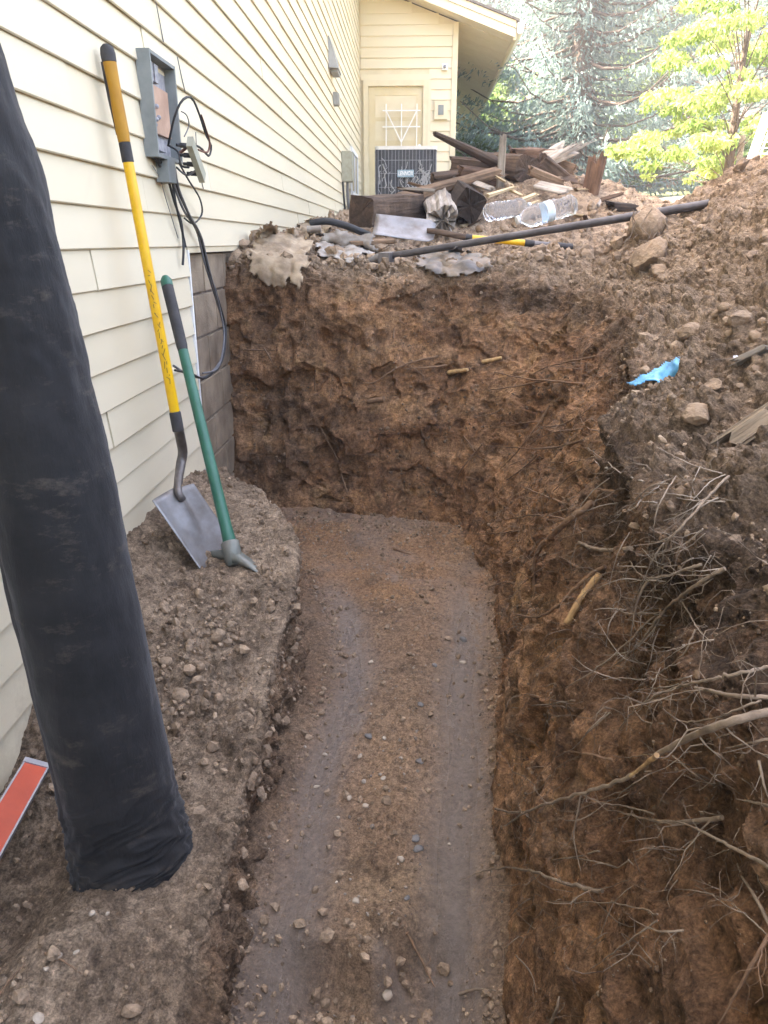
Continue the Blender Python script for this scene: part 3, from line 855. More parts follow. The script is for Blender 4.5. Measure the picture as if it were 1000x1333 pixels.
i = pick(fv, inn * (fv[:, 1] < 1.3) * (fv[:, 0] > .76) * (fv[:, 0] < 1.1) * (1.0 + 0 * fv[:, 1]), 130, 27)
scatter('floor_lumps', M['clod'], fv[i], fn[i], psize(130, .006, .022, 2.2, 28), 29, .35)
SID = [500]
def rock(name, label, px, py, wpx, mat, group=None, flat=.7, ang=.8, cat='stone', asp=1.0, rot=None):
    p, n = hit(px, py)
    depth = (p - CAM_POS).dot(CF)
    r = wpx / 980.0 * depth / 2
    SID[0] += 1
    v, f = lump(3 if wpx > 22 else 2, SID[0], ang, flat)
    v = v * r * np.array([1, asp, 1])
    me = np_mesh(name, v, f, wpx < 20)
    o = link(name, me, mat)
    up = (n + Vector((0, 0, 1.2))).normalized()
    o.rotation_euler = up.to_track_quat('Z', 'Y').to_euler()
    o.location = p + up * r * flat * .45
    return tag(o, label, cat, group)
rock('earth_block', 'large squarish block of dried earth on the spoil slope', 850, 340, 52, M['brownstone'], cat='earth clod', ang=.9)
rock('stone', 'small stone resting against the large earth block on the spoil slope', 857, 354, 20, M['brownstone'])
rock('stone', 'pale tan broken stone, biggest in the cluster of rounded stones on the spoil slope', 962, 420, 34, M['brownstone'], asp=.7)
for a in ((942, 403, 16), (933, 410, 13), (991, 421, 15), (978, 405, 12), (950, 436, 12), (984, 440, 18)):
    rock('stone', 'rounded brown stone in the cluster on the spoil slope', *a, M['brownstone'], 'rounded stones on the spoil slope', ang=.2, flat=.85)
rock('earth_clod', 'knobbly earth clod on the slope above the blue plastic scrap', 900, 437, 34, M['brownstone'], cat='earth clod')
rock('earth_clod', 'earth clod beside the splintered wood slab on the spoil slope', 930, 505, 26, M['brownstone'], cat='earth clod')
rock('earth_clod', 'dark earth clod below the blue plastic scrap', 905, 545, 40, M['brownstone'], cat='earth clod')
for a in ((700, 300, 22), (716, 292, 16), (740, 300, 18), (724, 272, 16), (760, 290, 20), (770, 272, 14), (655, 300, 16), (625, 300, 15), (680, 305, 14)):
    rock('earth_clod', 'fist sized brown clod in the heap round the water bottles', *a, M['brownstone'], 'clods round the bottles', cat='earth clod', ang=.6)
rock('stone', 'blue-grey flat stone, largest on the trench floor', 479, 959, 17, M['greystone'], flat=.35)
rock('stone', 'grey flat stone touching its twin on the trench floor', 541, 1093, 17, M['greystone'], 'twin grey stones on the floor', flat=.4)
rock('stone', 'grey flat stone touching its twin on the trench floor', 544, 1106, 15, M['greystone'], 'twin grey stones on the floor', flat=.5)
for a in ((603, 834, 13), (547, 918, 11), (566, 867, 9), (547, 992, 11), (530, 1170, 10)):
    rock('stone', 'small dark grey stone pressed into the trench floor', *a, M['greystone'], 'small grey stones on the trench floor', flat=.5)
for a in ((603, 864, 11), (483, 863, 11), (423, 983, 8), (499, 1014, 9), (469, 985, 9), (464, 1174, 13), (505, 1296, 14), (523, 1119, 11), (412, 1025, 8), (455, 1040, 9), (476, 1050, 8), (500, 962, 8), (585, 1100, 7), (440, 1065, 7)):
    rock('stone', 'small pale tan stone pressed into the trench floor', *a, M['palestone'], 'small pale stones on the trench floor', flat=.6)
for a in ((120, 1190, 11), (75, 1245, 13), (140, 1190, 8), (100, 1240, 9), (60, 1262, 10), (50, 1328, 20)):
    rock('stone', 'small pale stone in the soil in front of the black fabric roll', *a, M['palestone'], 'pale stones in front of the roll', flat=.6)
for a in ((285, 830, 22), (235, 905, 24), (262, 870, 16), (215, 862, 18), (300, 815, 14), (248, 838, 14)):
    rock('earth_clod', 'crumbly earth clod on the soil ledge beside the fabric roll', *a, M['brownstone'], 'clods on the soil ledge', cat='earth clod', ang=.7)

# ------------------------------------------------------------------ roots
M['root_grey'] = pmat('grey_root', (.27, .205, .14), (.14, .098, .064), 40, .8, .5, 150)
M['root_light'] = pmat('pale_grey_root', (.40, .34, .27), (.26, .20, .145), 40, .8, .5, 150)
M['root_brown'] = pmat('brown_root', (.25, .150, .085), (.14, .080, .045), 50, .8, .5, 150)
M['root_pale'] = pmat('pale_root_wood', (.56, .37, .17), (.30, .175, .08), 40, .75, .4, 150)
rr = random.Random(11)
def spline(pts, n):
    pts = [Vector(p) for p in pts]
    if len(pts) == 2: return [pts[0].lerp(pts[1], k / n) for k in range(n + 1)]
    out = []
    m = len(pts) - 1
    for k in range(n + 1):
        t = k / n * m; i = min(int(t), m - 1); u = t - i
        p0, p1, p2, p3 = pts[max(i-1, 0)], pts[i], pts[i+1], pts[min(i+2, m)]
        out.append(.5 * ((2*p1) + (p2-p0)*u + (2*p0-5*p1+4*p2-p3)*u*u + (-p0+3*p1-3*p2+p3)*u**3))
    return out
ROOT_LBL = {
 'b': ('in the end wall of the trench', 'roots in the end wall'),
 'u': ('high in the right trench wall', 'roots high in the right wall'),
 'm': ('in the tangle under the right overhang', 'roots in the tangle'),
 'l': ('in the lower half of the right trench wall', 'roots low in the right wall'),
 'f': ('on the trench floor', 'roots on the floor'),
 'g': ('in the soil before the fabric roll', 'twigs before the roll')}
def root(zone, wpx, pts, mat='root_grey', off=(.012, .05), sprout=3, label=None, tip=.35):
    n = len(pts); P3 = []
    for k, (x, y) in enumerate(pts):
        t = k / (n - 1)
        o = off[0] + (off[1] - off[0]) * math.sin(math.pi * min(1, .15 + t * .75))
        P3.append(hit(x, y)[0] - ray(x, y).normalized() * o)
    # even out jumps of depth so that the root runs smoothly
    for _ in range(1):
        P3 = [P3[0]] + [P3[k] * .6 + (P3[k-1] + P3[k+1]) * .2 for k in range(1, n-1)] + [P3[-1]]
    d = sum(((p - CAM_POS).dot(CF) for p in P3)) / n
    r = wpx * .88 / 980.0 * d / 2
    m = max(10, n * 5)
    pp = spline(P3, m)
    L = sum((pp[k+1] - pp[k]).length for k in range(m))
    j = min(.0015, L * .003) + r * .05
    pp = [pp[0]] + [p + Vector((rr.gauss(0, j), rr.gauss(0, j), rr.gauss(0, j))) * .6 for p in pp[1:-1]] + [pp[-1]]
    rad = [r * (1 - (1 - tip) * (k / m) ** 1.3) * rr.uniform(.93, 1.07) for k in range(m + 1)]
    mb = MB().tube(pp, rad, 7 if wpx > 4 else 5)
    def side(p, dirn, r0, length, depth):
        q = [p]; dv = dirn.normalized()
        for _ in range(6):
            dv = (dv + Vector((rr.gauss(0, .35), rr.gauss(0, .35), rr.gauss(0, .35) - .06))).normalized()
            q.append(q[-1] + dv * length / 6)
        mb.tube(q, [r0 * (1 - .75 * k / 6) for k in range(7)], 4)
        if depth:
            for _ in range(2): k = rr.randint(2, 5); side(q[k], (q[k] - q[k-1]).normalized() + Vector((rr.gauss(0, .8), rr.gauss(0, .8), rr.gauss(0, .8))), r0 * .55, length * .5, depth - 1)
    for _ in range(sprout):
        k = rr.randint(2, m - 2); tdir = (pp[k+1] - pp[k]).normalized()
        side(pp[k], tdir * .7 + Vector((rr.gauss(0, .7), rr.gauss(0, .7), rr.gauss(0, .7))), min(rad[k] * .42, .0014), rr.uniform(.03, .13), 1)
    o = mb.build('root', M[mat])
    if label: return tag(o, label, 'root')
    th = 'hair-thin' if wpx <= 2.6 else 'thin' if wpx <= 3.6 else 'finger-thin' if wpx <= 5 else 'stout'
    ln = 'short' if L < .13 else 'long' if L > .27 else 'medium'
    dz = abs(pp[-1].z - pp[0].z) / max(L, 1e-3)
    di = 'running level' if dz < .25 else 'hanging down' if dz > .7 else 'slanting'
    co = {'root_grey': 'grey', 'root_light': 'ash grey', 'root_brown': 'brown', 'root_pale': 'pale'}[mat]
    lb = f'{th} {ln} {co} root {di} {ROOT_LBL[zone][0]}'
    return tag(o, lb, 'root', f'{th} {ln} {co} {di} {ROOT_LBL[zone][1]}')

root('m', 9, [(772, 654), (740, 676), (716, 700), (697, 716), (694, 744), (696, 770)], 'root_brown', (.0, .07), 4, 'thick brown root bent like a knee, hanging from the right trench wall', .7)
root('m', 6, [(822, 714), (790, 717), (766, 714), (754, 706)], 'root_grey', (.0, .09), 1, 'stubby cut root sticking level out of the right wall above the broken pale root', .9)
root('m', 4, [(757, 714), (727, 728), (700, 743), (680, 760)], 'root_brown')
root('m', 6, [(788, 737), (766, 749), (745, 770), (724, 794), (700, 807), (672, 800)], 'root_brown', (.0, .05), 3, 'reddish brown root running beside the broken pale root', .5)
root('m', 12, [(780, 748), (764, 767), (751, 788), (738, 811)], 'root_pale', (.0, .06), 1, 'thick broken root with split yellow wood at its end', .85)
root('m', 6, [(944, 740), (916, 755), (883, 777), (859, 800), (844, 824), (823, 848), (800, 866)], off=(.0, .10), sprout=6, label='long straight grey root slanting down out of the right wall tangle')
root('m', 3, [(862, 797), (835, 800), (814, 800), (802, 791)], off=(.03, .09))
root('m', 4.5, [(949, 620), (931, 635), (907, 663), (886, 689), (866, 704), (863, 728), (853, 767), (847, 785)], off=(.0, .10), sprout=5)
root('m', 4.5, [(913, 735), (892, 741), (874, 749), (841, 756), (829, 746), (820, 730)], off=(.0, .10), sprout=5)
root('m', 4.5, [(843, 756), (829, 776), (823, 818), (818, 850)], off=(.08, .09), sprout=4)
root('m', 3, [(859, 797), (832, 818), (811, 845), (778, 869), (745, 891), (712, 909)], off=(.05, .06), sprout=5)
root('m', 3, [(880, 620), (866, 640), (853, 665), (850, 690), (852, 702)], off=(.0, .06))
root('m', 3, [(870, 630), (848, 628), (828, 650), (822, 660)], off=(.0, .05))
root('m', 3, [(905, 820), (893, 850), (880, 862), (853, 880)], off=(.01, .05))
root('m', 3, [(884, 780), (900, 800), (905, 818), (925, 836)], off=(.06, .05))
root('l', 5, [(1000, 868), (964, 875), (940, 881), (907, 888), (880, 894), (844, 909), (820, 929), (806, 950)], off=(.0, .10), sprout=6)
root('l', 7, [(1000, 908), (955, 908), (928, 899), (905, 895)], off=(.0, .09), sprout=4, tip=.7)
root('l', 3.5, [(991, 912), (964, 921), (934, 933), (892, 945), (868, 932), (859, 911)], off=(.03, .09), sprout=5)
root('l', 12, [(1010, 925), (960, 936), (920, 950), (880, 968), (850, 986)], 'root_grey', (.02, .14), 3, 'thick pale grey root arching from the right wall towards the trench floor', .8)
root('l', 8, [(855, 983), (838, 997), (820, 1011)], 'root_pale', (.12, .12), 0, 'peeled yellow end of the thick arching root', .5)
root('l', 5.5, [(824, 1009), (792, 1022), (760, 1032), (712, 1046), (680, 1058), (657, 1075)], 'root_grey', (.08, .06), 3, 'long tapering root forking above the trench floor below the arching root', .5)
root('l', 4, [(645, 1053), (668, 1058), (690, 1056)], off=(.03, .05), sprout=0)
root('l', 6, [(1006, 1131), (960, 1106), (920, 1086), (896, 1072), (874, 1068)], off=(.0, .08), sprout=3)
root('l', 7, [(940, 1064), (880, 1074), (840, 1066), (806, 1057)], 'root_grey', (.0, .05), 3)
root('l', 3, [(852, 1060), (816, 1048), (788, 1048), (758, 1035)], off=(.02, .06))
root('l', 3, [(756, 1036), (744, 1090), (750, 1106), (756, 1134)], off=(.04, .03))
root('l', 5, [(784, 1160), (760, 1156), (724, 1148), (692, 1130), (652, 1129), (624, 1134), (598, 1147)], off=(.0, .06), sprout=3, label='long curving root reaching from the right wall over the trench floor')
root('l', 2.5, [(780, 1108), (720, 1120), (680, 1126)])
root('l', 2.5, [(856, 1190), (812, 1174), (760, 1176), (708, 1173)])
root('l', 4, [(890, 1211), (860, 1216), (840, 1206), (817, 1193)], off=(.0, .06))
root('l', 3, [(856, 1198), (824, 1222), (800, 1238), (768, 1262)])
root('l', 7, [(1002, 1216), (984, 1246), (960, 1290), (934, 1336)], 'root_brown', (.0, .07))
root('l', 6, [(1004, 1208), (984, 1166), (962, 1138), (960, 1124)], off=(.0, .06))
root('l', 3, [(1000, 1218), (976, 1194), (952, 1176)])
root('l', 7, [(716, 1336), (726, 1314), (728, 1297)], off=(.0, .05), sprout=1)
root('l', 3, [(672, 1244), (696, 1266), (698, 1292)])
root('l', 4, [(798, 990), (756, 977), (718, 978)], 'root_brown')
root('l', 5, [(1003, 961), (976, 968), (945, 974)], off=(.0, .07), sprout=1)
root('l', 5, [(1004, 1049), (958, 1040)], off=(.0, .06), sprout=1)
root('l', 5, [(988, 990), (994, 1026), (1004, 1046)], off=(.0, .04))
root('l', 4, [(876, 984), (904, 1010), (932, 1024)], off=(.0, .05))
root('l', 2.5, [(748, 912), (704, 918), (655, 923)])
root('l', 3, [(816, 906), (780, 942), (750, 966)])
for a in ([(776, 464), (740, 470), (708, 478), (693, 487)], [(760, 500), (720, 496), (680, 494), (644, 484)], [(716, 494), (672, 504), (633, 508)],
          [(760, 572), (736, 580), (704, 586), (664, 582), (629, 580)], [(716, 528), (696, 560), (672, 592), (651, 611)], [(700, 592), (676, 616), (648, 631)],
          [(736, 656), (704, 644), (677, 632)], [(776, 600), (750, 610), (720, 640)], [(760, 690), (730, 672), (700, 668), (660, 676)], [(755, 540), (735, 556), (700, 556)], [(690, 770), (664, 752), (636, 764)], [(700, 748), (668, 760), (640, 762)]):
    root('u', 3.4, a, 'root_brown', (.0, .07), 4)
root('u', 7, [(802, 641), (776, 636)], 'root_brown', (.0, .06), 0)
root('b', 3, [(570, 464), (536, 470), (504, 484), (492, 498), (480, 500), (450, 498)], 'root_brown', (.0, .03))
root('b', 4, [(582, 476), (552, 479), (526, 480)], 'root_brown', (.0, .03), 1)
root('b', 7, [(584, 485), (609, 481)], 'root_pale', (.01, .02), 0, 'short pale cut root stub in the end wall', .8)
root('b', 6, [(628, 471), (653, 466)], 'root_pale', (.01, .02), 0, 'short pale root stub near the corner of the end wall', .8)
root('b', 3, [(628, 578), (600, 610), (586, 636)], 'root_brown')
root('b', 8, [(500, 519), (458, 526)], 'root_brown', (.0, .03), 0, 'dark broken root stub lying level in the middle of the end wall', .8)
for a in ([(410, 489), (410, 534)], [(318, 455), (358, 456)], [(432, 505), (428, 530)], [(480, 380), (468, 420)], [(440, 600), (420, 560), (412, 548)], [(512, 440), (515, 400)], [(580, 352), (596, 372)], [(452, 640), (440, 610), (446, 596)]):
    root('b', 2.6, a, 'root_brown', (.0, .02), 2)
root('f', 5, [(530, 1214), (551, 1253), (566, 1285)], 'root_brown', (.0, .012), 1)
root('f', 5, [(598, 1294), (620, 1285), (646, 1290)], off=(.0, .02), sprout=1)
root('f', 5, [(513, 714), (535, 722)], 'root_brown', (.0, .01), 0)
root('g', 4, [(58, 1240), (85, 1250), (106, 1268)], 'root_brown', (.0, .01), 0)
root('g', 3.5, [(0, 1294), (14, 1272), (34, 1254)], 'root_brown', (.0, .02), 0)

r9 = random.Random(77)
for zone, n_, (xa, xb), (ya, yb), mt in (('m', 48, (790, 950), (600, 890), 'root_light'), ('u', 18, (650, 790), (430, 760), 'root_brown'), ('l', 18, (680, 990), (880, 1300), 'root_grey'), ('b', 8, (330, 620), (380, 640), 'root_brown')):
    for _ in range(n_):
        x, y = r9.uniform(xa, xb), r9.uniform(ya, yb); a = r9.uniform(2.0, 3.6) if zone != 'b' else r9.uniform(0, 6.28); l = r9.uniform(25, 95) * (.5 if zone == 'b' else 1)
        q = [(x, y)]
        for k in range(3): q.append((q[-1][0] + math.cos(a) * l / 3, q[-1][1] + math.sin(a) * l / 3 * (1 if zone != 'u' else .5))); a += r9.gauss(0, .45)
        root(zone, r9.uniform(1.5, 2.6), q, mt, (.0, r9.uniform(.02, .08) if zone != 'b' else .02), 2)
# hair roots, too many and too fine to count
g = np.random.default_rng(41)
V, F = [], []
w = (1 - la) * vis * (bv[:, 2] > .1) * area * (.3 + 1.6 * sstep(1.2, 1.5, bv[:, 0]) * (bv[:, 1] < 3.4)) * (bv[:, 1] > .7)
ids = pick(bv, w, 1500, 42)
for q in ids:
    p = bv[q].astype(float); n = bn[q].astype(float)
    if n @ (np.array([1, 0, 1.45]) - p) < 0: n = -n
    L = g.uniform(.03, .16); dv = n * .7 + g.normal(size=3) * .6; r0 = g.uniform(.0005, .0013); pts = [p - n * .01]
    for k in range(6):
        dv = dv / np.linalg.norm(dv); pts.append(pts[-1] + dv * L / 6); dv = dv + g.normal(size=3) * .4 - np.array([0, 0, .12]) - n * .12
    pts = np.array(pts); b0 = sum(len(x) for x in V)
    ring = np.array([[1, 0, 0], [-.5, .5, .7], [-.5, -.5, -.7]])
    V.append((pts[:, None, :] + ring[None] * (r0 * np.linspace(1, .4, 7))[:, None, None]).reshape(-1, 3))
    for k in range(6):
        for c in range(3): F.append((b0 + k*3 + c, b0 + k*3 + (c+1) % 3, b0 + (k+1)*3 + (c+1) % 3, b0 + (k+1)*3 + c))
tag(link('hair_roots', np_mesh('hair_roots', np.concatenate(V), np.array(F)), M['root_grey']), kind='stuff')
# ------------------------------------------------------------------ things on the wall
M['grey_plastic'] = pmat('grey_enclosure', (.17, .19, .185), (.23, .25, .24), 12, .55, .15, 60)
M['grey_inner'] = pmat('grey_inner', (.36, .36, .37), (.20, .20, .22), 40, .6, .5, 60)
M['tan_board'] = pmat('tan_backboard', (.36, .22, .15), (.47, .31, .22), 10, .8, .3, 40)
M['beige_plastic'] = pmat('beige_plastic', (.36, .36, .28), (.28, .27, .20), 15, .6, .1)
M['black_rubber'] = pmat('black_rubber', (.018, .018, .019), (.03, .03, .03), 20, .55, .15, 80)
M['grey_cable'] = pmat('grey_cable', (.10, .10, .105), (.16, .16, .16), 20, .5, .1)
M['copper'] = pmat('brown_wire', (.10, .045, .03), (.16, .07, .045), 30, .55, .1)

box = empty('telecom_box', (.0, 3.17, 1.74))
tag(box, 'open grey telephone enclosure with wires hanging out, on the siding', 'junction box')
def rel(o, e): o.location = -e.location; return o    # parts are modelled in world coordinates
by0, by1, bz0, bz1, bd_ = 2.99, 3.27, 1.755, 2.075, .060
f = MB()
f.box(.012, .018, by0, by1, bz0, bz1)
rel(f.build('back_plate', M['grey_inner'], box), box)
f = MB(); th = .012
f.box(.010, bd_, by0 - th, by0, bz0 - th, bz1 + th); f.box(.010, bd_, by1, by1 + th, bz0 - th, bz1 + th)
f.box(.0102, bd_ - .001, by0, by1, bz1, bz1 + th); f.box(.0102, bd_ - .001, by0, by1, bz0 - th, bz0)
rel(f.build('casing', M['grey_plastic'], box), box)
f = MB(); f.box(.019, .034, by0 + .018, by1 - .03, bz0 + .075, bz1 - .085); rel(f.build('backboard', M['tan_board'], box), box)
for dy, dz in ((.07, .12), (.10, .13), (.085, .165), (.05, .10)):
    f = MB(); f.lathe([(.008, 0), (.008, .008), (.004, .012), (0, .012)], (.0345, by0 + dy, bz0 + dz), (1, 0, 0), 8); rel(f.build('screw', M['grey_inner'], box), box)
for a, b in ((.03, .075), (.095, .135)):
    f = MB(); f.box(.019, .040, by0 + a, by0 + b, bz1 - .075, bz1 - .015); rel(f.build('terminal_block', M['grey_inner'], box), box)
f = MB(); f.box(.019, .045, by0 + .03, by0 + .14, bz0 + .015, bz0 + .055); rel(f.build('terminal_block', M['grey_inner'], box), box)
f = MB(); f.box(.012, .060, by0 + .09, by0 + .185, bz0 - .09, bz0 - .0125); rel(f.build('cable_duct', M['grey_plastic'], box), box)
# hinged terminal strip swung outwards
p0, p1 = on_x(247, 184, .15), on_x(264, 232, .15)
f = MB(); f.bar(p0, p1, .045, .022, (1, 0, 0)); rel(f.build('terminal_strip', M['beige_plastic'], box), box)
dv = (p1 - p0)
for t_ in (.12, .38, .62, .88):
    q = p0 + dv * t_
    f = MB(); f.lathe([(.009, 0), (.009, .03), (.006, .032), (.006, .045)], q + Vector((-.01, -.01, 0)), (-.75, -.6, 0), 10); rel(f.build('terminal_post', M['black_rubber'], box), box)
def wire(pts, r, mat, n=26, par=box, name='cable', xoff=None):
    """pts: (px, py, distance from wall)"""
    q = [on_x(a, b, c) for a, b, c in pts]
    o = MB().tube(spline(q, n), r, 6).build(name, M[mat], par)
    return rel(o, par)
wire([(219, 190, .05), (222, 175, .07), (228, 150, .10), (238, 130, .13), (250, 128, .14), (260, 150, .14), (268, 175, .13), (275, 190, .12), (272, 203, .12), (262, 193, .13), (252, 188, .14)], .0045, 'black_rubber')
wire([(262, 150, .142), (268, 168, .136), (273, 186, .13), (270, 198, .125), (258, 195, .14)], .0042, 'copper')
wire([(221, 190, .05), (232, 198, .07), (236, 215, .10), (246, 218, .14)], .004, 'black_rubber')
wire([(233, 200, .06), (242, 193, .09), (248, 188, .13)], .006, 'copper')
wire([(230, 218, .04), (243, 228, .10), (255, 222, .14)], .004, 'grey_cable')
wire([(200, 200, .03), (206, 213, .03), (217, 228, .03), (227, 262, .03), (236, 290, .03), (239, 321, .035), (238, 345, .03)], .0055, 'black_rubber')
wire([(205, 207, .035), (222, 228, .032), (229, 265, .035), (237, 300, .035), (242, 322, .04)], .005, 'black_rubber')
wire([(222, 218, .04), (228, 245, .04), (240, 275, .04), (256, 300, .035), (266, 340, .03), (280, 385, .025), (291, 425, .03), (290, 462, .05), (272, 488, .07), (250, 490, .07), (226, 476, .05)], .005, 'grey_cable', 44)
wire([(225, 219, .045), (231, 245, .045), (244, 275, .045), (260, 305, .04), (270, 345, .035), (285, 392, .03), (294, 430, .04), (289, 470, .06), (268, 492, .08), (248, 486, .08), (228, 482, .06)], .005, 'black_rubber', 44)
wire([(228, 219, .05), (233, 246, .05), (247, 280, .05), (262, 308, .045), (273, 352, .04), (287, 405, .035), (292, 440, .045), (284, 478, .07), (264, 486, .085)], .0045, 'grey_cable', 44)
wire([(233, 212, .06), (246, 235, .07), (260, 258, .06), (263, 278, .04), (252, 291, .03), (240, 284, .03)], .004, 'black_rubber')
wire([(236, 145, .05), (243, 150, .07), (246, 163, .06), (240, 178, .05)], .0025, 'grey_cable')
wire([(198, 215, .022), (208, 232, .022), (217, 262, .022), (232, 310, .022)], .0018, 'grey_cable')
# cracks and a thin wire running up the siding
for a in ([(203, 2, .02), (208, 28, .02), (213, 55, .02)], [(231, 74, .02), (236, 98, .02), (241, 119, .02)], [(255, 172, .02), (256, 195, .02), (258, 215, .02), (265, 246, .02)]):
    tag(MB().tube(spline([on_x(*q) for q in a], 8), .0022, 5).build('thin_wire', M['grey_cable']), 'thin dark wire stapled to the siding above and below the telephone enclosure', 'wire', 'wires on the siding')

def wall_thing(name, label, cat, py_, pz):
    e = empty(name, (0.016, py_, pz)); return tag(e, label, cat)
M['vent'] = pmat('grey_vent', (.24, .24, .225), (.30, .30, .28), 10, .5, .1)
e = wall_thing('dryer_vent', 'grey slanted vent hood high on the long siding wall', 'vent', 9.6, 3.25)
f = MB(); f.add([(0, -.24, .30), (0, .24, .30), (0, .24, 0), (0, -.24, 0), (.10, .20, 0), (.10, -.20, 0), (.012, -.24, .30), (.012, .24, .30)], [(6,5,4,7), (3,2,4,5), (0,6,7,1), (0,3,5,6), (1,7,4,2)]); f.build('hood', M['vent'], e)
f = MB(); f.box(.01, .09, -.15, .15, -.03, -.002); f.build('flap', M['vent'], e)
e = wall_thing('outlet_box', 'small grey outlet box on the long siding wall below the vent hood', 'outlet', 9.85, 2.95)
f = MB(); f.box(0, .055, -.07, .07, 0, .13); f.build('box', M['vent'], e); f = MB(); f.box(.056, .066, -.06, .06, .01, .12); f.build('cover', M['vent'], e)
e = wall_thing('electric_disconnect', 'beige disconnect box with conduit at the foot of the long wall', 'electric box', 10.85, 2.20)
f = MB(); f.box(0, .12, -.13, .13, 0, .36); f.build('box', M['beige_plastic'], e)
f = MB(); f.box(.121, .135, -.12, .12, .01, .35); f.build('cover', M['beige_plastic'], e)
f = MB(); f.tube(spline([(.06, 0, 0), (.06, 0, -.12), (.07, .05, -.3), (.12, .3, -.42), (.25, .7, -.45)], 16), .018, 8); f.build('conduit', M['grey_cable'], e)
f = MB(); f.tube(spline([(.03, -.35, -.02), (.04, -.3, -.25), (.05, -.15, -.42), (.10, 0, -.5)], 14), .014, 7); f.build('conduit', M['black_rubber'], e)
def wing_thing(name, label, cat, px, py_):
    q = on_y(px, py_, YW); return tag(empty(name, (q.x, YW - .02, q.z)), label, cat)
e = wing_thing('door_chime_box', 'cream framed keypad box with dark window beside the door', 'keypad', 574, 144)
f = MB(); f.box(-.11, .11, -.05, 0, -.14, .14); f.build('frame', M['trim'], e)
f = MB(); f.box(-.045, .045, -.062, -.051, -.075, .075); f.build('window', M['grey_plastic'], e)
e = wing_thing('wall_sensor', 'tiny grey sensor box on the wing above the door corner', 'sensor', 579, 88)
f = MB(); f.box(-.045, .045, -.05, 0, -.045, .045); f.build('box', M['white'], e)
f = MB(); f.lathe([(.028, 0), (.028, .02), (.01, .03), (0, .03)], (0, -.051, 0), (0, -1, 0), 10); f.build('lens', M['grey_inner'], e)

# ------------------------------------------------------------------ tools against the wall
M['yellow'] = pmat('yellow_fibreglass', (.78, .46, .008), (.70, .38, .006), 14, .38, .1, 60, spec=.5)
M['amber'] = pmat('amber_grip', (.42, .21, .012), (.36, .17, .01), 14, .6, .2, 80)
M['black_grip'] = pmat('black_grip', (.030, .028, .028), (.05, .047, .045), 20, .7, .3, 120)
M['steel'] = pmat('worn_steel', (.27, .265, .26), (.15, .125, .105), 9, .45, .25, 60, metal=.45, lo=.38, hi=.7)
M['steel_dark'] = pmat('dark_steel', (.12, .105, .095), (.20, .18, .165), 18, .5, .3, 60, metal=.6)
M['green'] = pmat('green_fibreglass', (.015, .105, .062), (.025, .14, .085), 14, .4, .15, 60, spec=.5)
M['iron'] = pmat('green_grey_iron', (.13, .155, .13), (.21, .20, .17), 16, .55, .3, 60, metal=.4)

top = on_x(139, 62, .045); bl = on_z(264, 746, .365)
tl = on_x(196, 648, .10)
axis_b = tl - bl                                   # up the blade edge
br = on_z(306, 722, .365) + Vector((.012, .03, 0))
wdir = (br - bl)
sh = empty('shovel', ((bl + br) / 2)[:]); tag(sh, 'square shovel with yellow and black handle leaning on the siding', 'shovel')
NUb, NVb = 17, 15
nb = axis_b.cross(wdir).normalized()
if nb.dot(CAM_POS - bl) < 0: nb = -nb
vs = []
for a in range(NUb):
    for b in range(NVb):
        u, v = a / (NUb - 1), b / (NVb - 1)
        c = (u - .5) * 2
        dish = -.020 * (1 - c * c) + .03 * max(0, v - .93) / .07 * 0
        frog = .026 * math.exp(-(c / (.30 - .16 * (1 - v))) ** 2) * max(0, min(1, (v - .28) / .5)) ** 1.2
        vs.append(bl + wdir * u + axis_b * v * (1 - .035 * c * c) + nb * (dish + frog))
fs = [(a*NVb+b, (a+1)*NVb+b, (a+1)*NVb+b+1, a*NVb+b+1) for a in range(NUb-1) for b in range(NVb-1)]
blade = rel(MB().add(vs, fs, True).build('blade', M['steel'], sh), sh)
sm_ = blade.modifiers.new('thick', 'SOLIDIFY'); sm_.thickness = .003; sm_.offset = 0
bt = bl + wdir * .5 + axis_b * .95 + nb * .005
col = on_x(229, 543, .155)
neck = spline([bt - axis_b * .12 + nb * .012, bt + nb * .016, on_x(235, 607, .135), on_x(238, 590, .14), on_x(236, 575, .145), col], 18)
rel(MB().tube(neck, [.012 + .006 * min(1, k / 8) for k in range(19)], 12).build('neck', M['steel_dark'], sh), sh)
hd = (top - col); Lh = hd.length; hu = hd.normalized()
rel(MB().tube([col - hu * .05, col + hu * .015, col + hu * .02], [.0205, .0205, .018], 14).build('collar', M['black_grip'], sh), sh)
rel(MB().tube([col + hu * .0205, col + hu * (Lh * .72)], [.0178, .0168], 14).build('handle', M['yellow'], sh), sh)
rel(MB().tube([col + hu * (Lh * .72 + .001), col + hu * (Lh * .77)], [.0185, .0185], 14).build('ferrule', M['black_grip'], sh), sh)
rel(MB().tube([col + hu * (Lh * .77 + .001), col + hu * Lh * .80, col + hu * Lh * .9, col + hu * Lh * .965], [.0185, .0205, .0195, .021], 14).build('grip', M['amber'], sh), sh)
rel(MB().tube([col + hu * (Lh * .965 + .001), col + hu * Lh * .985, col + hu * (Lh * 1.0), col + hu * (Lh * 1.008)], [.022, .023, .020, .010], 14).build('end_cap', M['black_grip'], sh), sh)
# black spine inlay along the grip, on the wall side
sd = (hu.cross(Vector((0, 0, 1)))).normalized()
lft = -CR
rel(MB().tube([col + hu * Lh * .79 + lft * .0115, col + hu * Lh * .88 + lft * .0125, col + hu * (Lh * .966) + lft * .0125], [.010, .0135, .014], 10).build('grip_inlay', M['black_grip'], sh), sh)
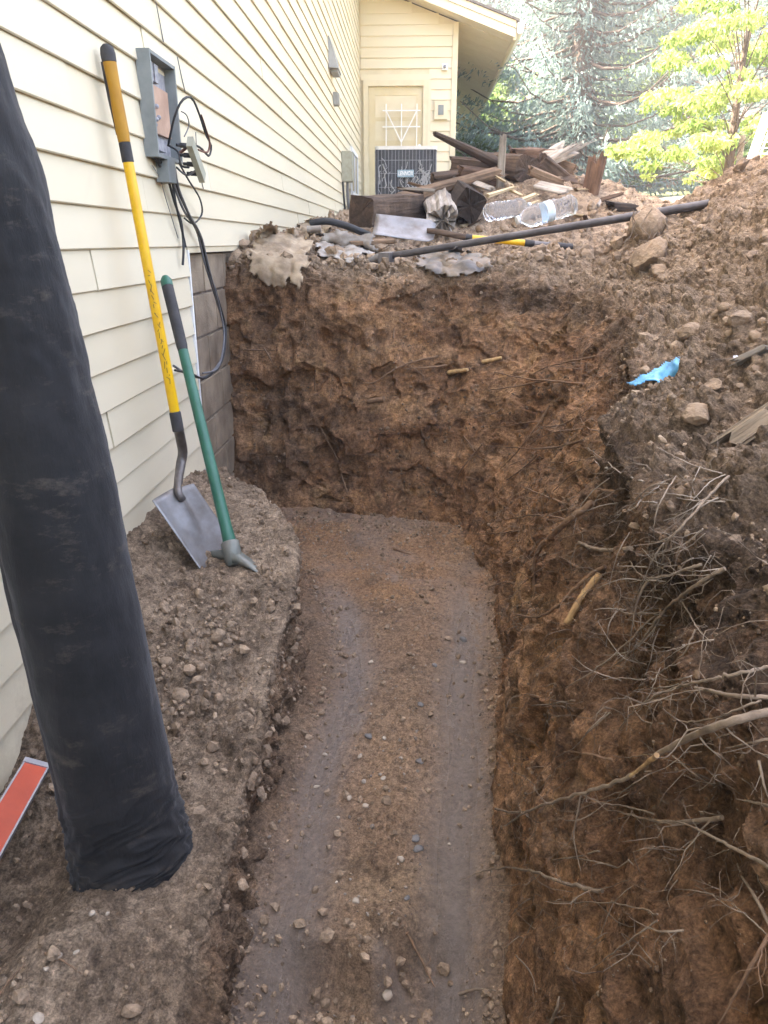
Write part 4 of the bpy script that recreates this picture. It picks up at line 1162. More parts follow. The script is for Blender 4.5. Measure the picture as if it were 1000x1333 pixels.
# handwritten black marks down the handle
mk = MB(); rm = random.Random(5)
for k in range(26):
    t_ = .10 + .34 * k / 26
    q = col + hu * Lh * t_ + (CAM_POS - (col + hu * Lh * t_)).normalized() * .0181
    a = q + CR * rm.uniform(-.007, .007) + hu * rm.uniform(-.006, .006); b = q + CR * rm.uniform(-.007, .007) + hu * rm.uniform(.004, .022)
    mk.bar(a, b, .0016, .0012, CF)
rel(mk.build('ink_marks', M['black_grip'], sh), sh)

mt_top = on_x(215, 360, .05); mt_bot = on_z(303, 722, .405)
mk_ = empty('mattock', mt_bot[:]); tag(mk_, 'green handled mattock standing head down on the soil ledge beside the shovel', 'mattock')
mu = (mt_top - mt_bot); Lm = mu.length; mu.normalize()
rel(MB().tube([mt_bot + mu * .02, mt_bot + mu * .10, mt_bot + mu * Lm * .5, mt_bot + mu * Lm * .72], [.026, .0215, .0195, .019], 14).build('handle', M['green'], mk_), mk_)
rel(MB().tube([mt_bot + mu * (Lm * .72 + .001), mt_bot + mu * Lm * .74, mt_bot + mu * Lm * .96], [.0185, .021, .022], 14).build('grip', M['black_grip'], mk_), mk_)
rel(MB().tube([mt_bot + mu * (Lm * .96 + .001), mt_bot + mu * Lm * .985, mt_bot + mu * Lm], [.0225, .022, .012], 14).build('end_cap', M['green'], mk_), mk_)
hb = MB()
hb.tube([mt_bot + mu * .05, mt_bot + mu * .045, mt_bot - mu * .035, mt_bot - mu * .04], [.026, .033, .032, .026], 14)
hdir = (on_z(340, 752, .355) - mt_bot); hdir = hdir - mu * hdir.dot(mu) * .55
q0 = mt_bot - mu * .005
bdir = hdir.normalized(); bs = mu.cross(bdir).normalized()
prof = [(0, .030, .024), (.3, .027, .017), (.6, .026, .011), (.85, .024, .006), (1.0, .020, .0015)]
vs = []
for t_, w_, h_ in prof:
    c = q0 + hdir * t_ * 1.02 - mu * (.035 * t_ * t_)
    vs += [c + bs * (-w_) + mu * h_, c + bs * w_ + mu * h_, c + bs * w_ - mu * h_, c - bs * w_ - mu * h_]
fs = [(i*4+k, i*4+(k+1) % 4, (i+1)*4+(k+1) % 4, (i+1)*4+k) for i in range(4) for k in range(4)] + [(16, 17, 18, 19)]
hb.add(vs, fs, True)
q1 = [q0 - bdir * .02, q0 - bdir * .10 - mu * .012, q0 - bdir * .20 - mu * .06]
hb.tube(q1, [.020, .014, .003], 8)
rel(hb.build('head', M['iron'], mk_), mk_)

# roll of black fabric
n = NT('black_fabric')
g1 = n.noise(5, 6, .65, stretch=(1, 1, 1.6)); g2 = n.noise(160, 4, .7, stretch=(1, 1, .3), off=4); du = n.rng(n.noise(7, 7, .75, stretch=(1, 1, 2.2), off=8), .56, .74)
c = n.mix(n.rng(g1, .35, .65), (.007, .007, .0072), (.018, .0175, .017))
c = n.mix(n.math('MULTIPLY', du, .6), c, (.12, .095, .068))
n.bump(g2, .5, .002)
n.b.inputs['Sheen Weight'].default_value = .12
M['fabric'] = n.out(c, .78, 0, .25)
r0, r1 = Vector((.405, 1.275, .10)), Vector((.155, 1.50, 2.10))
ra = (r1 - r0).normalized(); rx = ra.cross(Vector((0, 1, 0))).normalized(); ry = rx.cross(ra)
NA, NL = 128, 380
RAD = .117
A, Lq = np.meshgrid(np.linspace(0, 2*np.pi, NA, endpoint=False), np.linspace(0, 1, NL) ** 1.7, indexing='ij')
ln_ = (r1 - r0).length
hh = Lq * ln_
pp = np.stack([np.cos(A) * 2, np.sin(A) * 2, hh * 5], -1).reshape(-1, 3).astype(np.float32)
rad = RAD + .006 * fbm(pp * .8, 3).reshape(A.shape)
wr_ = perlin(np.stack([np.cos(A) * 1.2 + 3, np.sin(A) * 1.2, hh * 34 + 6 * np.sin(A * 1 + .6) * .5], -1).reshape(-1, 3).astype(np.float32)).reshape(A.shape)
rad += (.008 * wr_ - .0075 * np.abs(np.sin(hh * 105 + 2.5 * np.cos(A + 1) + 3.5 * wr_)) ** .6 + .004) * np.exp(-((hh - .10) / .14) ** 2)
cr = fbm(np.stack([np.cos(A) * 1.6 + 3, np.sin(A) * 1.6, hh * 9], -1).reshape(-1, 3).astype(np.float32), 3, .55, True).reshape(A.shape)
rad += .0065 * cr * (.35 + .65 * np.exp(-((hh - 1.35) / .35) ** 2))
rad += .005 * perlin(np.stack([np.cos(A) * 1.5 + 9, np.sin(A) * 1.5, hh * 12], -1).reshape(-1, 3).astype(np.float32)).reshape(A.shape) * np.exp(-((hh - 1.45) / .3) ** 2)
rad += .010 * np.exp(-((hh - .09) / .07) ** 2)
# the loose end of the sheet makes a step down the length
rad += .004 * ((A > 5.55) & (A < 5.9)) + .0
bend = (np.clip(Lq - .45, 0, 1) / .42) ** 2
P = (np.array(r0)[None, None] + bend[..., None] * np.array([-.023, -.072, 0]) + hh[..., None] * np.array(ra) + (rad * np.cos(A))[..., None] * np.array(rx) + (rad * np.sin(A))[..., None] * np.array(ry))
i_ = np.arange(NA * NL).reshape(NA, NL); i2 = np.roll(i_, -1, 0)
F = np.stack([i_[:, :-1], i2[:, :-1], i2[:, 1:], i_[:, 1:]], -1).reshape(-1, 4)
r1 = r1 + Vector((-.023, -.072, 0)) * (.55 / .42) ** 2
roll = empty('fabric_roll', r0[:]); tag(roll, 'tall roll of black landscape fabric leaning against the siding', 'fabric roll')
rel(link('fabric', np_mesh('fabric', P.reshape(-1, 3), F), M['fabric'], roll), roll)
f = MB()
for k in range(5):
    rr_ = .10 - .015 * k
    f.lathe([(rr_, 0), (rr_, .004), (rr_ - .011, .004), (rr_ - .011, 0)], r1 - ra * .004, ra, 40)
f.lathe([(.035, -.02), (.035, .006), (.028, .006), (.028, -.02)], r1, ra, 30)
f.lathe([(.118, -.003), (.002, -.003)], r1, ra, 40)
rel(f.build('rolled_end', M['fabric'], roll), roll)

# red box level
M['red'] = pmat('red_paint', (.60, .085, .035), (.50, .07, .03), 10, .42, .08, 60, spec=.5)
M['alu'] = pmat('grey_alloy', (.36, .35, .36), (.45, .44, .44), 20, .45, .1, metal=.5)
l0, l1 = on_x(48, 996, .075), on_x(-42, 1152, .15)
lv_ = empty('spirit_level', l0[:]); tag(lv_, 'red metal level with grey end cap lying behind the fabric roll', 'level')
ld = (l1 - l0).normalized()
vw = (CAM_POS - l0).normalized(); up_ = ld.cross(vw).normalized() * -1 + vw * .3; up_ = (up_ - ld * up_.dot(ld)).normalized()
f = MB(); f.bar(l0 + ld * .02, l1, .024, .054, up_)
rel(f.build('body', M['red'], lv_), lv_)
f = MB(); a_ = ld.cross(up_).normalized(); 
for s_ in (-1, 1): f.bar(l0 + ld * .02 + up_ * s_ * .0285, l1 + up_ * s_ * .0285, .027, .004, up_)
rel(f.build('edge_rail', M['alu'], lv_), lv_)
f = MB(); f.bar(l0, l0 + ld * .0195, .029, .064, up_); rel(f.build('end_cap', M['alu'], lv_), lv_)
# ------------------------------------------------------------------ debris behind the end wall
def wood(name, c1, c2, bump=.7):
    n = NT(name)
    g1 = n.noise(7, 6, .7, stretch=(.18, 1, 1)); g2 = n.noise(55, 5, .7, stretch=(.05, 1, 1), off=3); g3 = n.rng(n.noise(4, 5, .7, off=8), .4, .62)
    c = n.mix(n.rng(g1, .35, .65), c1, c2)
    c = n.mix(n.math('MULTIPLY', g3, .6), c, tuple(.45 * a for a in c1))
    c = n.mix(1.0, c, n.mix(n.rng(g2, .3, .7), (.5, .5, .5), (1.35, 1.35, 1.35)), 'MULTIPLY')
    n.bump(g2, bump, .012)
    return n.out(c, .88, 0, .25)
M['w_dark'] = wood('rotten_timber', (.075, .048, .032), (.15, .098, .064))
M['w_black'] = wood('charred_dark_timber', (.032, .022, .016), (.065, .045, .032))
M['w_brown'] = wood('brown_timber', (.17, .105, .062), (.29, .19, .118))
M['w_grey'] = wood('weathered_plank', (.34, .29, .23), (.46, .40, .33))
M['w_pale'] = wood('split_pale_wood', (.55, .40, .22), (.66, .52, .33))
M['w_red'] = wood('reddish_rot', (.115, .066, .043), (.20, .115, .07))
M['w_old'] = wood('old_tan_wood', (.42, .33, .23), (.30, .22, .15))
TS = [900]
def timber(name, label, p0, p1, w, h, mat, jag=.02, jag0=.004, roll=0.0, taper=1.0, cat='timber', rough=.11, group=None, rnd=.0, shred=0):
    """weathered beam from p0 to p1; local x runs along the grain"""
    p0, p1 = Vector(p0), Vector(p1); L = (p1 - p0).length
    TS[0] += 1; g = np.random.default_rng(TS[0])
    nl, nc = max(8, min(26, int(L / .05))), 28
    an = np.linspace(0, 2*np.pi, nc, endpoint=False)
    e = 6 if rnd == 0 else 2 + 2 * (1 - rnd)
    cx = np.sign(np.cos(an)) * np.abs(np.cos(an)) ** (2/e); cz = np.sign(np.sin(an)) * np.abs(np.sin(an)) ** (2/e)
    t = np.linspace(0, 1, nl)
    X = np.repeat((t * L)[:, None], nc, 1)
    S = 1 + (taper - 1) * t[:, None]
    Yc = cx[None] * w / 2 * S; Zc = cz[None] * h / 2 * S
    q = np.stack([X * 3, Yc * 12, Zc * 12], -1).reshape(-1, 3).astype(np.float32) + TS[0]
    d = 1 + rough * 1.6 * fbm(q, 2).reshape(X.shape) + rough * .9 * perlin(np.stack([X * .8 + TS[0], np.repeat(an[None] * 4, nl, 0), X * 0], -1).reshape(-1, 3).astype(np.float32)).reshape(X.shape)
    Yc = Yc * d; Zc = Zc * d
    jj = perlin(np.stack([Yc[0] * 40, Zc[0] * 40, Zc[0] * 0 + TS[0]], -1).astype(np.float32))
    X[-1] += jag * (jj + g.normal(size=nc) * .7 * (jag > .01)); X[-2] += jag * .5 * jj * (L > .2)
    X[0] += jag0 * (perlin(np.stack([Yc[0] * 50, Zc[0] * 50, Zc[0] * 0 + 5], -1).astype(np.float32)) + g.normal(size=nc) * .4)
    V = np.stack([X, Yc, Zc], -1).reshape(-1, 3)
    i = np.arange(nl * nc).reshape(nl, nc); i2 = np.roll(i, -1, 1)
    F = [tuple(r) for r in np.stack([i[:-1], i2[:-1], i2[1:], i[1:]], -1).reshape(-1, 4)]
    vs = [tuple(v) for v in V]
    for end, row, sg in ((0, 0, 1), (1, nl - 1, -1)):          # rough end grain: inner ring + centre
        b = len(vs); jg = jag0 if end == 0 else jag
        for k in range(nc): vs.append((X[row, k] + sg * g.uniform(0, .5) * jg, Yc[row, k] * .55, Zc[row, k] * .55))
        vs.append((X[row].mean() + sg * jg * .5, 0, 0)); c = len(vs) - 1
        for k in range(nc):
            k2 = (k + 1) % nc
            qd = (i[row, k], b + k, b + k2, i[row, k2]); tr = (b + k, c, b + k2)
            F.append(qd if end == 0 else qd[::-1]); F.append(tr if end == 0 else tr[::-1])
    for _ in range(shred):                                         # splinters standing off the broken end
        b = len(vs); yy, zz = g.uniform(-.4, .4) * w, g.uniform(-.4, .4) * h; l = g.uniform(.3, 1.2) * max(jag * 3, .06); s = .12 * min(w, h) * g.uniform(.4, 1.1)
        vs += [(L - .03, yy - s, zz - s), (L - .03, yy + s, zz), (L - .03, yy, zz + s), (L + l, yy + g.normal() * .02, zz + g.normal() * .02)]
        F += [(b, b+1, b+3), (b+1, b+2, b+3), (b+2, b, b+3)]
    me = bpy.data.meshes.new(name); me.from_pydata(vs, [], F); me.update()
    o = link(name, me, mat)
    o.matrix_world = Matrix.Translation(p0) @ (p1 - p0).to_track_quat('X', 'Z').to_matrix().to_4x4() @ Matrix.Rotation(roll, 4, 'X')
    return tag(o, label, cat, group)
Y = on_y
timber('timber', 'squared dark timber with its sawn end beside the long siding wall', Y(470, 276, 5.3), Y(552, 268, 6.3), .175, .19, M['w_dark'], roll=.12)
timber('split_log', 'orange-brown split log slanting across the front of the pile below the air conditioner', Y(521, 258, 6.0), Y(648, 224, 6.5), .09, .075, M['w_brown'], .03, .03, .3, rnd=.5, shred=3, cat='log')
timber('timber', 'blackened timber block with square end in front of the pile', Y(612, 268, 5.9), Y(596, 252, 6.5), .20, .20, M['w_black'], .02, .02, .5)
timber('stump_piece', 'grey frayed stump chunk beside the blackened timber block', Y(572, 262, 6.2), Y(576, 288, 5.7), .22, .18, M['w_grey'], .05, .03, .2, rnd=.8, shred=6, cat='stump', rough=.2)
timber('timber', 'dark horizontal timber lying under the long branch', Y(590, 214, 7.1), Y(642, 220, 7.0), .17, .13, M['w_dark'], .03, .03)
timber('timber', 'heavy dark timber with blackened round end on top of the pile', Y(686, 221, 6.7), Y(628, 216, 7.3), .21, .21, M['w_dark'], .02, .008, .3, rnd=.3)
timber('timber', 'black square timber beneath the heavy timber behind the water bottles', Y(676, 246, 6.9), Y(620, 240, 7.3), .24, .24, M['w_black'], .02, .006, .1)
timber('plank', 'short grey plank standing upright in the pile', Y(651, 252, 6.6), Y(655, 180, 6.5), .062, .03, M['w_grey'], .03, .01, .1, .85, 'plank')
timber('branch', 'long bare branch pointing from the pile towards the door', Y(650, 214, 6.9), Y(566, 174, 6.4), .10, .09, M['w_dark'], .01, .02, 0, .40, 'branch', rnd=1, rough=.12)
timber('timber', 'reddish rotten timber end on top of the heavy timber', Y(668, 201, 6.9), Y(702, 200, 7.0), .12, .09, M['w_red'], .04, .03, .2, shred=5)
timber('root_plate', 'frayed grey splintered wood fanning out at the back of the pile', Y(700, 214, 7.4), Y(735, 196, 7.5), .20, .07, M['w_grey'], .10, .02, .2, 1.4, 'wood piece', shred=10)
timber('timber', 'long brown timber slanting down right of the heavy timber', Y(702, 210, 6.8), Y(752, 252, 7.0), .13, .14, M['w_dark'], .03, .02, .4)
timber('timber', 'tan split timber below the heavy timber end', Y(690, 222, 6.5), Y(728, 238, 6.6), .09, .07, M['w_brown'], .03, .02, .3, shred=3)
timber('slab', 'upright rust-brown slab with jagged top at the end of the pile', Y(768, 254, 6.6), Y(777, 210, 6.6), .21, .06, M['w_red'], .035, .01, .25, 1.1, 'wood slab', shred=4)
timber('plank', 'grey plank lying flat in front of the brown timbers', Y(700, 240, 6.4), Y(738, 249, 6.2), .10, .02, M['w_grey'], .02, .01, .5, 1, 'plank')
timber('plank', 'thin grey lath sticking from the blackened timber block', Y(612, 236, 6.4), Y(640, 246, 6.1), .05, .02, M['w_grey'], .02, .01, .5, 1, 'plank')
timber('splinter', 'long pale splinter crossing behind the water bottles', Y(634, 255, 5.9), Y(668, 244, 6.2), .035, .025, M['w_pale'], .03, .01, .3, .6, 'wood splinter', shred=2)
timber('splinter', 'short pale splinter wedged between the water bottles', Y(677, 262, 5.9), Y(697, 253, 6.1), .035, .03, M['w_pale'], .02, .01, .3, .7, 'wood splinter', shred=2)
timber('splinter', 'curved yellow splinter at the foot of the upright grey plank', Y(662, 246, 6.25), Y(680, 255, 6.1), .03, .02, M['w_pale'], .02, .01, .3, .7, 'wood splinter', shred=2)
timber('bark_chunk', 'flat dark bark chunk on the ridge beyond the bottles', hit(790, 270, .03)[0], hit(822, 272, .03)[0], .10, .06, M['w_black'], .02, .02, .2, .8, 'bark')
timber('plank', 'pinkish short plank under the lying shovel blade', Y(455, 316, 4.75), Y(512, 313, 4.85), .07, .028, M['w_brown'], .01, .005, .2, 1, 'plank')
timber('stick', 'thin dark stick standing between the door and the pile', Y(591, 240, 7.3), Y(591, 210, 7.3), .014, .014, M['w_black'], .005, .005, 0, .7, 'stick', rnd=1)
timber('timber', 'dark timber lying across the back of the pile', Y(612, 226, 7.6), Y(705, 212, 7.8), .18, .16, M['w_dark'], .03, .03, .2)
timber('timber', 'brown rotten timber at the back of the pile beneath the frayed wood', Y(745, 226, 7.6), Y(690, 206, 7.7), .16, .15, M['w_brown'], .05, .03, .2, shred=4)
timber('timber', 'dark stub of timber leaning on the rust-brown slab', Y(722, 236, 6.9), Y(764, 246, 6.8), .14, .13, M['w_dark'], .04, .02, .5, shred=4)
timber('timber', 'short brown timber behind the long orange-brown log', Y(565, 238, 6.9), Y(622, 232, 7.0), .14, .14, M['w_dark'], .04, .03, .3, shred=3)
timber('timber', 'reddish brown timber under the long branch', Y(600, 226, 6.7), Y(650, 232, 6.8), .13, .11, M['w_red'], .04, .03, .3, shred=4)
timber('branch', 'crooked thin branch rising behind the heavy timber', Y(700, 236, 7.2), Y(662, 190, 7.3), .05, .05, M['w_dark'], .01, .02, 0, .4, 'branch', rnd=1, rough=.15)
rs2 = random.Random(8)
for k in range(34):
    px, py = rs2.uniform(545, 790), rs2.uniform(242, 300)
    p, n_ = hit(px, py, .02)
    a = rs2.uniform(0, 6.28); d = Vector((math.cos(a), math.sin(a), rs2.uniform(-.1, .35))) * rs2.uniform(.08, .22)
    wk = rs2.choice(['w_brown', 'w_pale', 'w_dark', 'w_grey']); cn = {'w_brown': 'brown', 'w_pale': 'pale yellow', 'w_dark': 'dark', 'w_grey': 'grey'}[wk]
    timber('wood_chip', f'small broken {cn} wood chip in the soil round the debris pile', p, p + d, rs2.uniform(.02, .045), rs2.uniform(.01, .02), M[wk], .02, .01, rs2.random(), .7, 'wood chip', group=f'{cn} wood chips round the pile')
# splintered slab of wood on the spoil slope
p, n_ = hit(968, 566, .02); q, _ = hit(1012, 532, .03)
timber('wood_slab', 'splintered pale slab of old wood on the spoil slope', q, p - (q - p).normalized() * .01, .115, .04, M['w_old'], .022, .01, .25, 1.15, 'wood slab', rough=.14, shred=7)
p, _ = hit(966, 470, .012); q, _ = hit(1004, 452, .015)
timber('plank', 'thin grey plank end with white tip on the spoil slope', q, p, .035, .012, M['w_grey'], .012, .004, .3, 1, 'plank', shred=2)
M['white_plastic'] = pmat('white_plastic', (.72, .74, .76), (.62, .64, .66), 20, .4, .1)
# torn sheets draped over the edge
def scrap(name, label, px, py, wpx, hpx, mat, seed, rot=0.0, amp=.02, cat='scrap', lift=.012, n=34, sharp=None, sm=6):
    c, nn = hit(px, py); depth = (c - CAM_POS).dot(CF)
    rx_, ry_ = wpx / 980 * depth / 2, hpx / 980 * depth / 2
    g = np.random.default_rng(seed); V = np.zeros((n, n, 3)); keep = np.zeros((n, n), bool)
    for a in range(n):
        for b in range(n):
            u, v = a / (n-1) * 2 - 1, b / (n-1) * 2 - 1
            uu, vv = u * math.cos(rot) - v * math.sin(rot), u * math.sin(rot) + v * math.cos(rot)
            hp, hn = hit(px + uu * wpx / 2, py + vv * hpx / 2)
            if (hp - c).length > 3.2 * max(rx_, ry_): hp = c + CR * uu * rx_ - CU * vv * ry_
            V[a, b] = hp + hn * lift
            th = math.atan2(v, u); rad_ = .80 + .20 * float(perlin(np.array([[math.cos(th) * 2 + seed, math.sin(th) * 2, 0]], np.float32))[0]) + .15 * float(perlin(np.array([[math.cos(th) * 9 + seed, math.sin(th) * 7, 3]], np.float32))[0])
            keep[a, b] = (math.hypot(u, v) < rad_) if sharp is None else sharp(u, v)
    V = np.stack([smooth2(V[..., k], sm) for k in range(3)], -1)
    N = grid_normals(V); N = np.where((N @ np.array(-CF))[..., None] < 0, -N, N)
    q = V.reshape(-1, 3).astype(np.float32)
    s_ = 1.0 / max(rx_, ry_)
    d = amp * (fbm(q * 2.2 * s_ + seed, 3, .55, True) + .35 * perlin(q * np.array([5, 5, 2], np.float32) * s_))
    V = (q + N.reshape(-1, 3) * (d + amp * .6)[:, None])
    F = grid_faces(n, n); F = F[keep.reshape(-1)[F].all(1)]
    used = np.unique(F); mp = -np.ones(n * n, int); mp[used] = np.arange(len(used))
    o = link(name, np_mesh(name, V[used], mp[F], True), mat)
    m_ = o.modifiers.new('thick', 'SOLIDIFY'); m_.thickness = .002
    return tag(o, label, cat)
M['paper'] = pmat('tan_tarpaper', (.42, .32, .21), (.19, .135, .085), 9, .85, .6, 60, bd=.006)
M['greysheet'] = pmat('dusty_grey_sheet', (.36, .33, .29), (.17, .13, .095), 9, .5, .4, 50, bd=.006)
M['blacksheet'] = pmat('dusty_black_sheet', (.09, .085, .08), (.22, .17, .12), 9, .55, .4, 50, bd=.006)
scrap('torn_paper', 'crumpled tan sheet of tar paper hanging over the trench end by the house', 366, 338, 105, 92, M['paper'], 5, .3, .022, n=44)
scrap('torn_sheet', 'dusty grey torn sheet beside the hammer head on the trench end', 450, 325, 105, 50, M['greysheet'], 9, .1, .018, n=44)
scrap('torn_sheet', 'dusty dark sheet half buried under the long bar on the trench end', 590, 347, 125, 42, M['blacksheet'], 12, -.1, .020, n=44)
scrap('torn_paper', 'narrow tan sheet fold on the soil heap by the house wall', 410, 300, 60, 26, M['paper'], 15, .1, .02)
# blue plastic scrap, a torn triangle
n = NT('blue_plastic'); fb = n.rng(n.noise(25, 4, .7), .35, .65)
n.b.inputs['Roughness'].default_value = .3
M['blue'] = n.out(n.mix(fb, (.04, .30, .66), (.16, .50, .80)), .3)
scrap('plastic_scrap', 'bright blue torn plastic scrap on the spoil slope', 858, 490, 80, 62, M['blue'], 21, 0, .006, 'plastic scrap', .012, 30,
      lambda u, v: (v < .5 + .10 * math.sin(u * 7)) and (v > .42 - (u + 1) * .66 + .06 * math.sin(u * 15)) and u < .92, 40)
scrap('plastic_shard', 'small white plastic shard on the spoil slope beside the plank end', 961, 469, 20, 9, M['white_plastic'], 23, .2, .004, 'plastic shard', .012, 12)
# sledge: long dark bar with a steel head
p0, p1 = Y(505, 334, 4.42), hit(907, 270, .03)[0]
p1 = p1 + (p1 - p0).normalized() * .12
sl_ = empty('long_bar', p0[:]); tag(sl_, 'long dark steel bar with a hammer head, lying across the end of the trench', 'digging bar')
M['bar'] = pmat('dark_bar', (.055, .048, .045), (.10, .09, .085), 14, .45, .2, 60, metal=.4)
rel(MB().tube([p0, p0.lerp(p1, .5), p1], [.019, .0195, .022], 12).build('shaft', M['bar'], sl_), sl_)
hq = Y(480, 340, 4.40)
d = (p0 - p1).normalized(); sdv = d.cross(Vector((0, 0, 1))).normalized()
f = MB(); f.bar(p0 + sdv * .05 - Vector((0, 0, .004)), p0 - sdv * .10 - Vector((0, 0, .01)), .06, .06); rel(f.build('head', M['steel_dark'], sl_), sl_)
f = MB(); f.tube([p0 + d * .02, p0 + d * .06, p0 + d * .11 - Vector((0, 0, .012)), p0 + d * .15 - Vector((0, 0, .02))], [.03, .026, .02, .012], 10); rel(f.build('tip', M['steel'], sl_), sl_)
# second shovel lying down
e0 = Y(492, 292, 5.0); e1 = Y(606, 309, 5.05); e2 = Y(745, 322, 5.1)
s2 = empty('lying_shovel', e1[:]); tag(s2, 'shovel with grey blade and yellow handle lying on the soil behind the bar', 'shovel')
dd = (e2 - e1).normalized(); wv = Vector((.1, .75, .62)).normalized()
vs = []
b0, b1 = Y(487, 291, 5.0), Y(566, 301, 5.05)
for a in range(13):
    for b in range(9):
        u, v = a / 12, b / 8 * 2 - 1
        ww = .105 * (1 - .10 * (1 - u)) * (1 if u < .9 else 1 - (u - .9) * 3.0)
        vs.append(b0.lerp(b1, u) + wv * v * ww + Vector((0, -.5, .5)).normalized() * (-.018 * (1 - v * v) + .02 * math.exp(-(v / .25) ** 2) * max(0, u - .45)))
fs = [(a*9+b, (a+1)*9+b, (a+1)*9+b+1, a*9+b+1) for a in range(12) for b in range(8)]
o = rel(MB().add(vs, fs, True).build('blade', M['steel'], s2), s2); m_ = o.modifiers.new('t', 'SOLIDIFY'); m_.thickness = .003
rel(MB().tube([b1 - dd * .05, b1, e1], [.016, .018, .02], 10).build('neck', M['w_dark'], s2), s2)
for a, b, mname, mat_, rad_ in ((0, .06, 'ferrule', 'black_grip', .021), (.0605, .55, 'handle', 'yellow', .019), (.5505, .64, 'ferrule', 'black_grip', .021), (.6405, .78, 'grip', 'steel_dark', .019), (.7805, 1.0, 'end_grip', 'black_grip', .022)):
    rel(MB().tube([e1.lerp(e2, a), e1.lerp(e2, b)], [rad_, rad_], 12).build(mname, M[mat_], s2), s2)
# hose and pipe end by the wall
hp = [Y(404, 291, 5.0), Y(425, 288, 5.0), Y(448, 293, 5.0), Y(466, 300, 5.0), Y(480, 306, 5.1)]
tag(MB().tube(spline(hp, 20), .022, 10).build('hose', M['black_rubber']), 'thick black hose bent over the soil by the long wall', 'hose')
tag(MB().tube([Y(400, 299, 4.95), Y(418, 298, 4.95)], .022, 12).build('pipe_end', M['greysheet']), 'short pale pipe end beside the black hose', 'pipe')
# clear plastic water bottles
n = NT('clear_plastic')
n.b.inputs['Transmission Weight'].default_value = .92; n.b.inputs['IOR'].default_value = 1.12
n.bump(n.noise(60, 3, .6), .25, .004)
M['clear'] = n.out((.93, .96, .98), .08)
M['label'] = pmat('bottle_label', (.45, .62, .72), (.70, .78, .80), 20, .4, .05)
def bottle(label, pa, pb, rad_, sq):
    pa, pb = Vector(pa), Vector(pb); L = (pb - pa).length; ax = (pb - pa).normalized()
    e = empty('water_bottle', pa[:]); tag(e, label, 'bottle')
    pr = [(.1, 0), (.86, .0), (1, .03)]
    for k in range(9): t_ = .08 + k * .065; pr += [(1, t_), (.93, t_ + .02), (.93, t_ + .035), (1, t_ + .055)]
    pr += [(1, .70), (.95, .78), (.7, .86), (.36, .92), (.34, .95)]
    m = MB().lathe([(r_ * rad_, h_ * L) for r_, h_ in pr], pa, ax, 24)
    v = np.array(m.v); q = (v * 14).astype(np.float32); v += (perlin(q) * sq)[:, None] * np.array([.3, .5, .8]); m.v = [tuple(x) for x in v]
    rel(m.build('bottle_body', M['clear'], e), e)
    rel(MB().lathe([(.36 * rad_, L * .945), (.40 * rad_, L * .95), (.40 * rad_, L * .995), (.34 * rad_, L), (0, L)], pa, ax, 16).build('cap', M['white_plastic'], e), e)
    return e
bottle('clear crushed water bottle lying beside the pale splinters', Y(634, 276, 5.62), Y(690, 268, 5.80), .060, .014)
bt2 = bottle('clear water bottle with pale blue label lying in front of the timbers', Y(747, 266, 5.42), Y(672, 287, 5.30), .066, .014)
pa, pb = Y(747, 266, 5.42), Y(672, 287, 5.30); ax = (pb - pa).normalized(); L = (pb - pa).length
rel(MB().lathe([(.0672, L * .40), (.0672, L * .52)], pa, ax, 24).build('label_band', M['label'], bt2), bt2)
# clump of root-bound earth hanging on the bar
_pe = p1 - (p1 - p0).normalized() * .12
cp = p0.lerp(_pe, .86) + Vector((0, -.05, -.07))
cl_ = empty('root_clump', cp[:]); tag(cl_, 'clump of earth bound by roots sitting on the long bar', 'earth clump')
v, fq = lump(3, 771, .8, 1.0); v = v * np.array([.115, .10, .10]); v[:, 2] *= 1.1; v *= (1 + .18 * clods((v * 26).astype(np.float32)))[:, None]
v[:, 0] *= np.where(v[:, 2] < 0, 1 + v[:, 2] * 4.0, 1)
link('earth', np_mesh('earth', v, fq, False), M['brownstone'], cl_)
f = MB(); r5 = random.Random(6)
for k in range(12):
    a = Vector((r5.uniform(-.10, .10), r5.uniform(-.10, -.06), r5.uniform(.0, .09))); q = [a]
    for _ in range(6): q.append(q[-1] + Vector((r5.gauss(0, .014), r5.gauss(-.003, .008), -.024 + r5.gauss(0, .008))))
    f.tube(q, [.0035 * (1 - .1 * i) for i in range(7)], 5)
f.build('hanging_roots', M['root_grey'], cl_)

# ------------------------------------------------------------------ air conditioner
q = Y(488, 250, 11.6); x0 = q.x; x1 = Y(568, 250, 11.6).x; zt = Y(528, 190, 11.6).z; zb = 1.98
ac = empty('air_conditioner', ((x0 + x1) / 2, 11.6, zb)); tag(ac, 'dark outdoor air conditioner unit with wire guard in front of the door', 'air conditioner')
M['ac_dark'] = pmat('condenser_coil', (.03, .032, .036), (.06, .062, .066), 40, .6, .5, 120)
M['ac_grey'] = pmat('grey_metal', (.30, .30, .31), (.36, .36, .36), 12, .5, .1)
M['ac_top'] = pmat('pale_metal_top', (.58, .57, .53), (.66, .64, .60), 12, .5, .1)
hw = (x1 - x0) / 2; hz = zt - zb; dp = .8
def rrect(mb, x, y0, y1, z0, z1, r=.06):
    pts = []
    for cx_, cy_, a0 in ((x - r, y0 + r, -90), (x - r, y1 - r, 0), (-x + r, y1 - r, 90), (-x + r, y0 + r, 180)):
        for k in range(5): a = R(a0 + k * 22.5); pts.append((cx_ + r * math.cos(a), cy_ + r * math.sin(a)))
    n = len(pts)
    mb.add([(a, b, z0) for a, b in pts] + [(a, b, z1) for a, b in pts], [tuple(range(n-1, -1, -1)), tuple(range(n, 2*n))] + [(i, (i+1) % n, (i+1) % n + n, i + n) for i in range(n)])
f = MB(); rrect(f, hw - .02, .02, dp - .02, .03, hz - .045); f.build('coil', M['ac_dark'], ac)
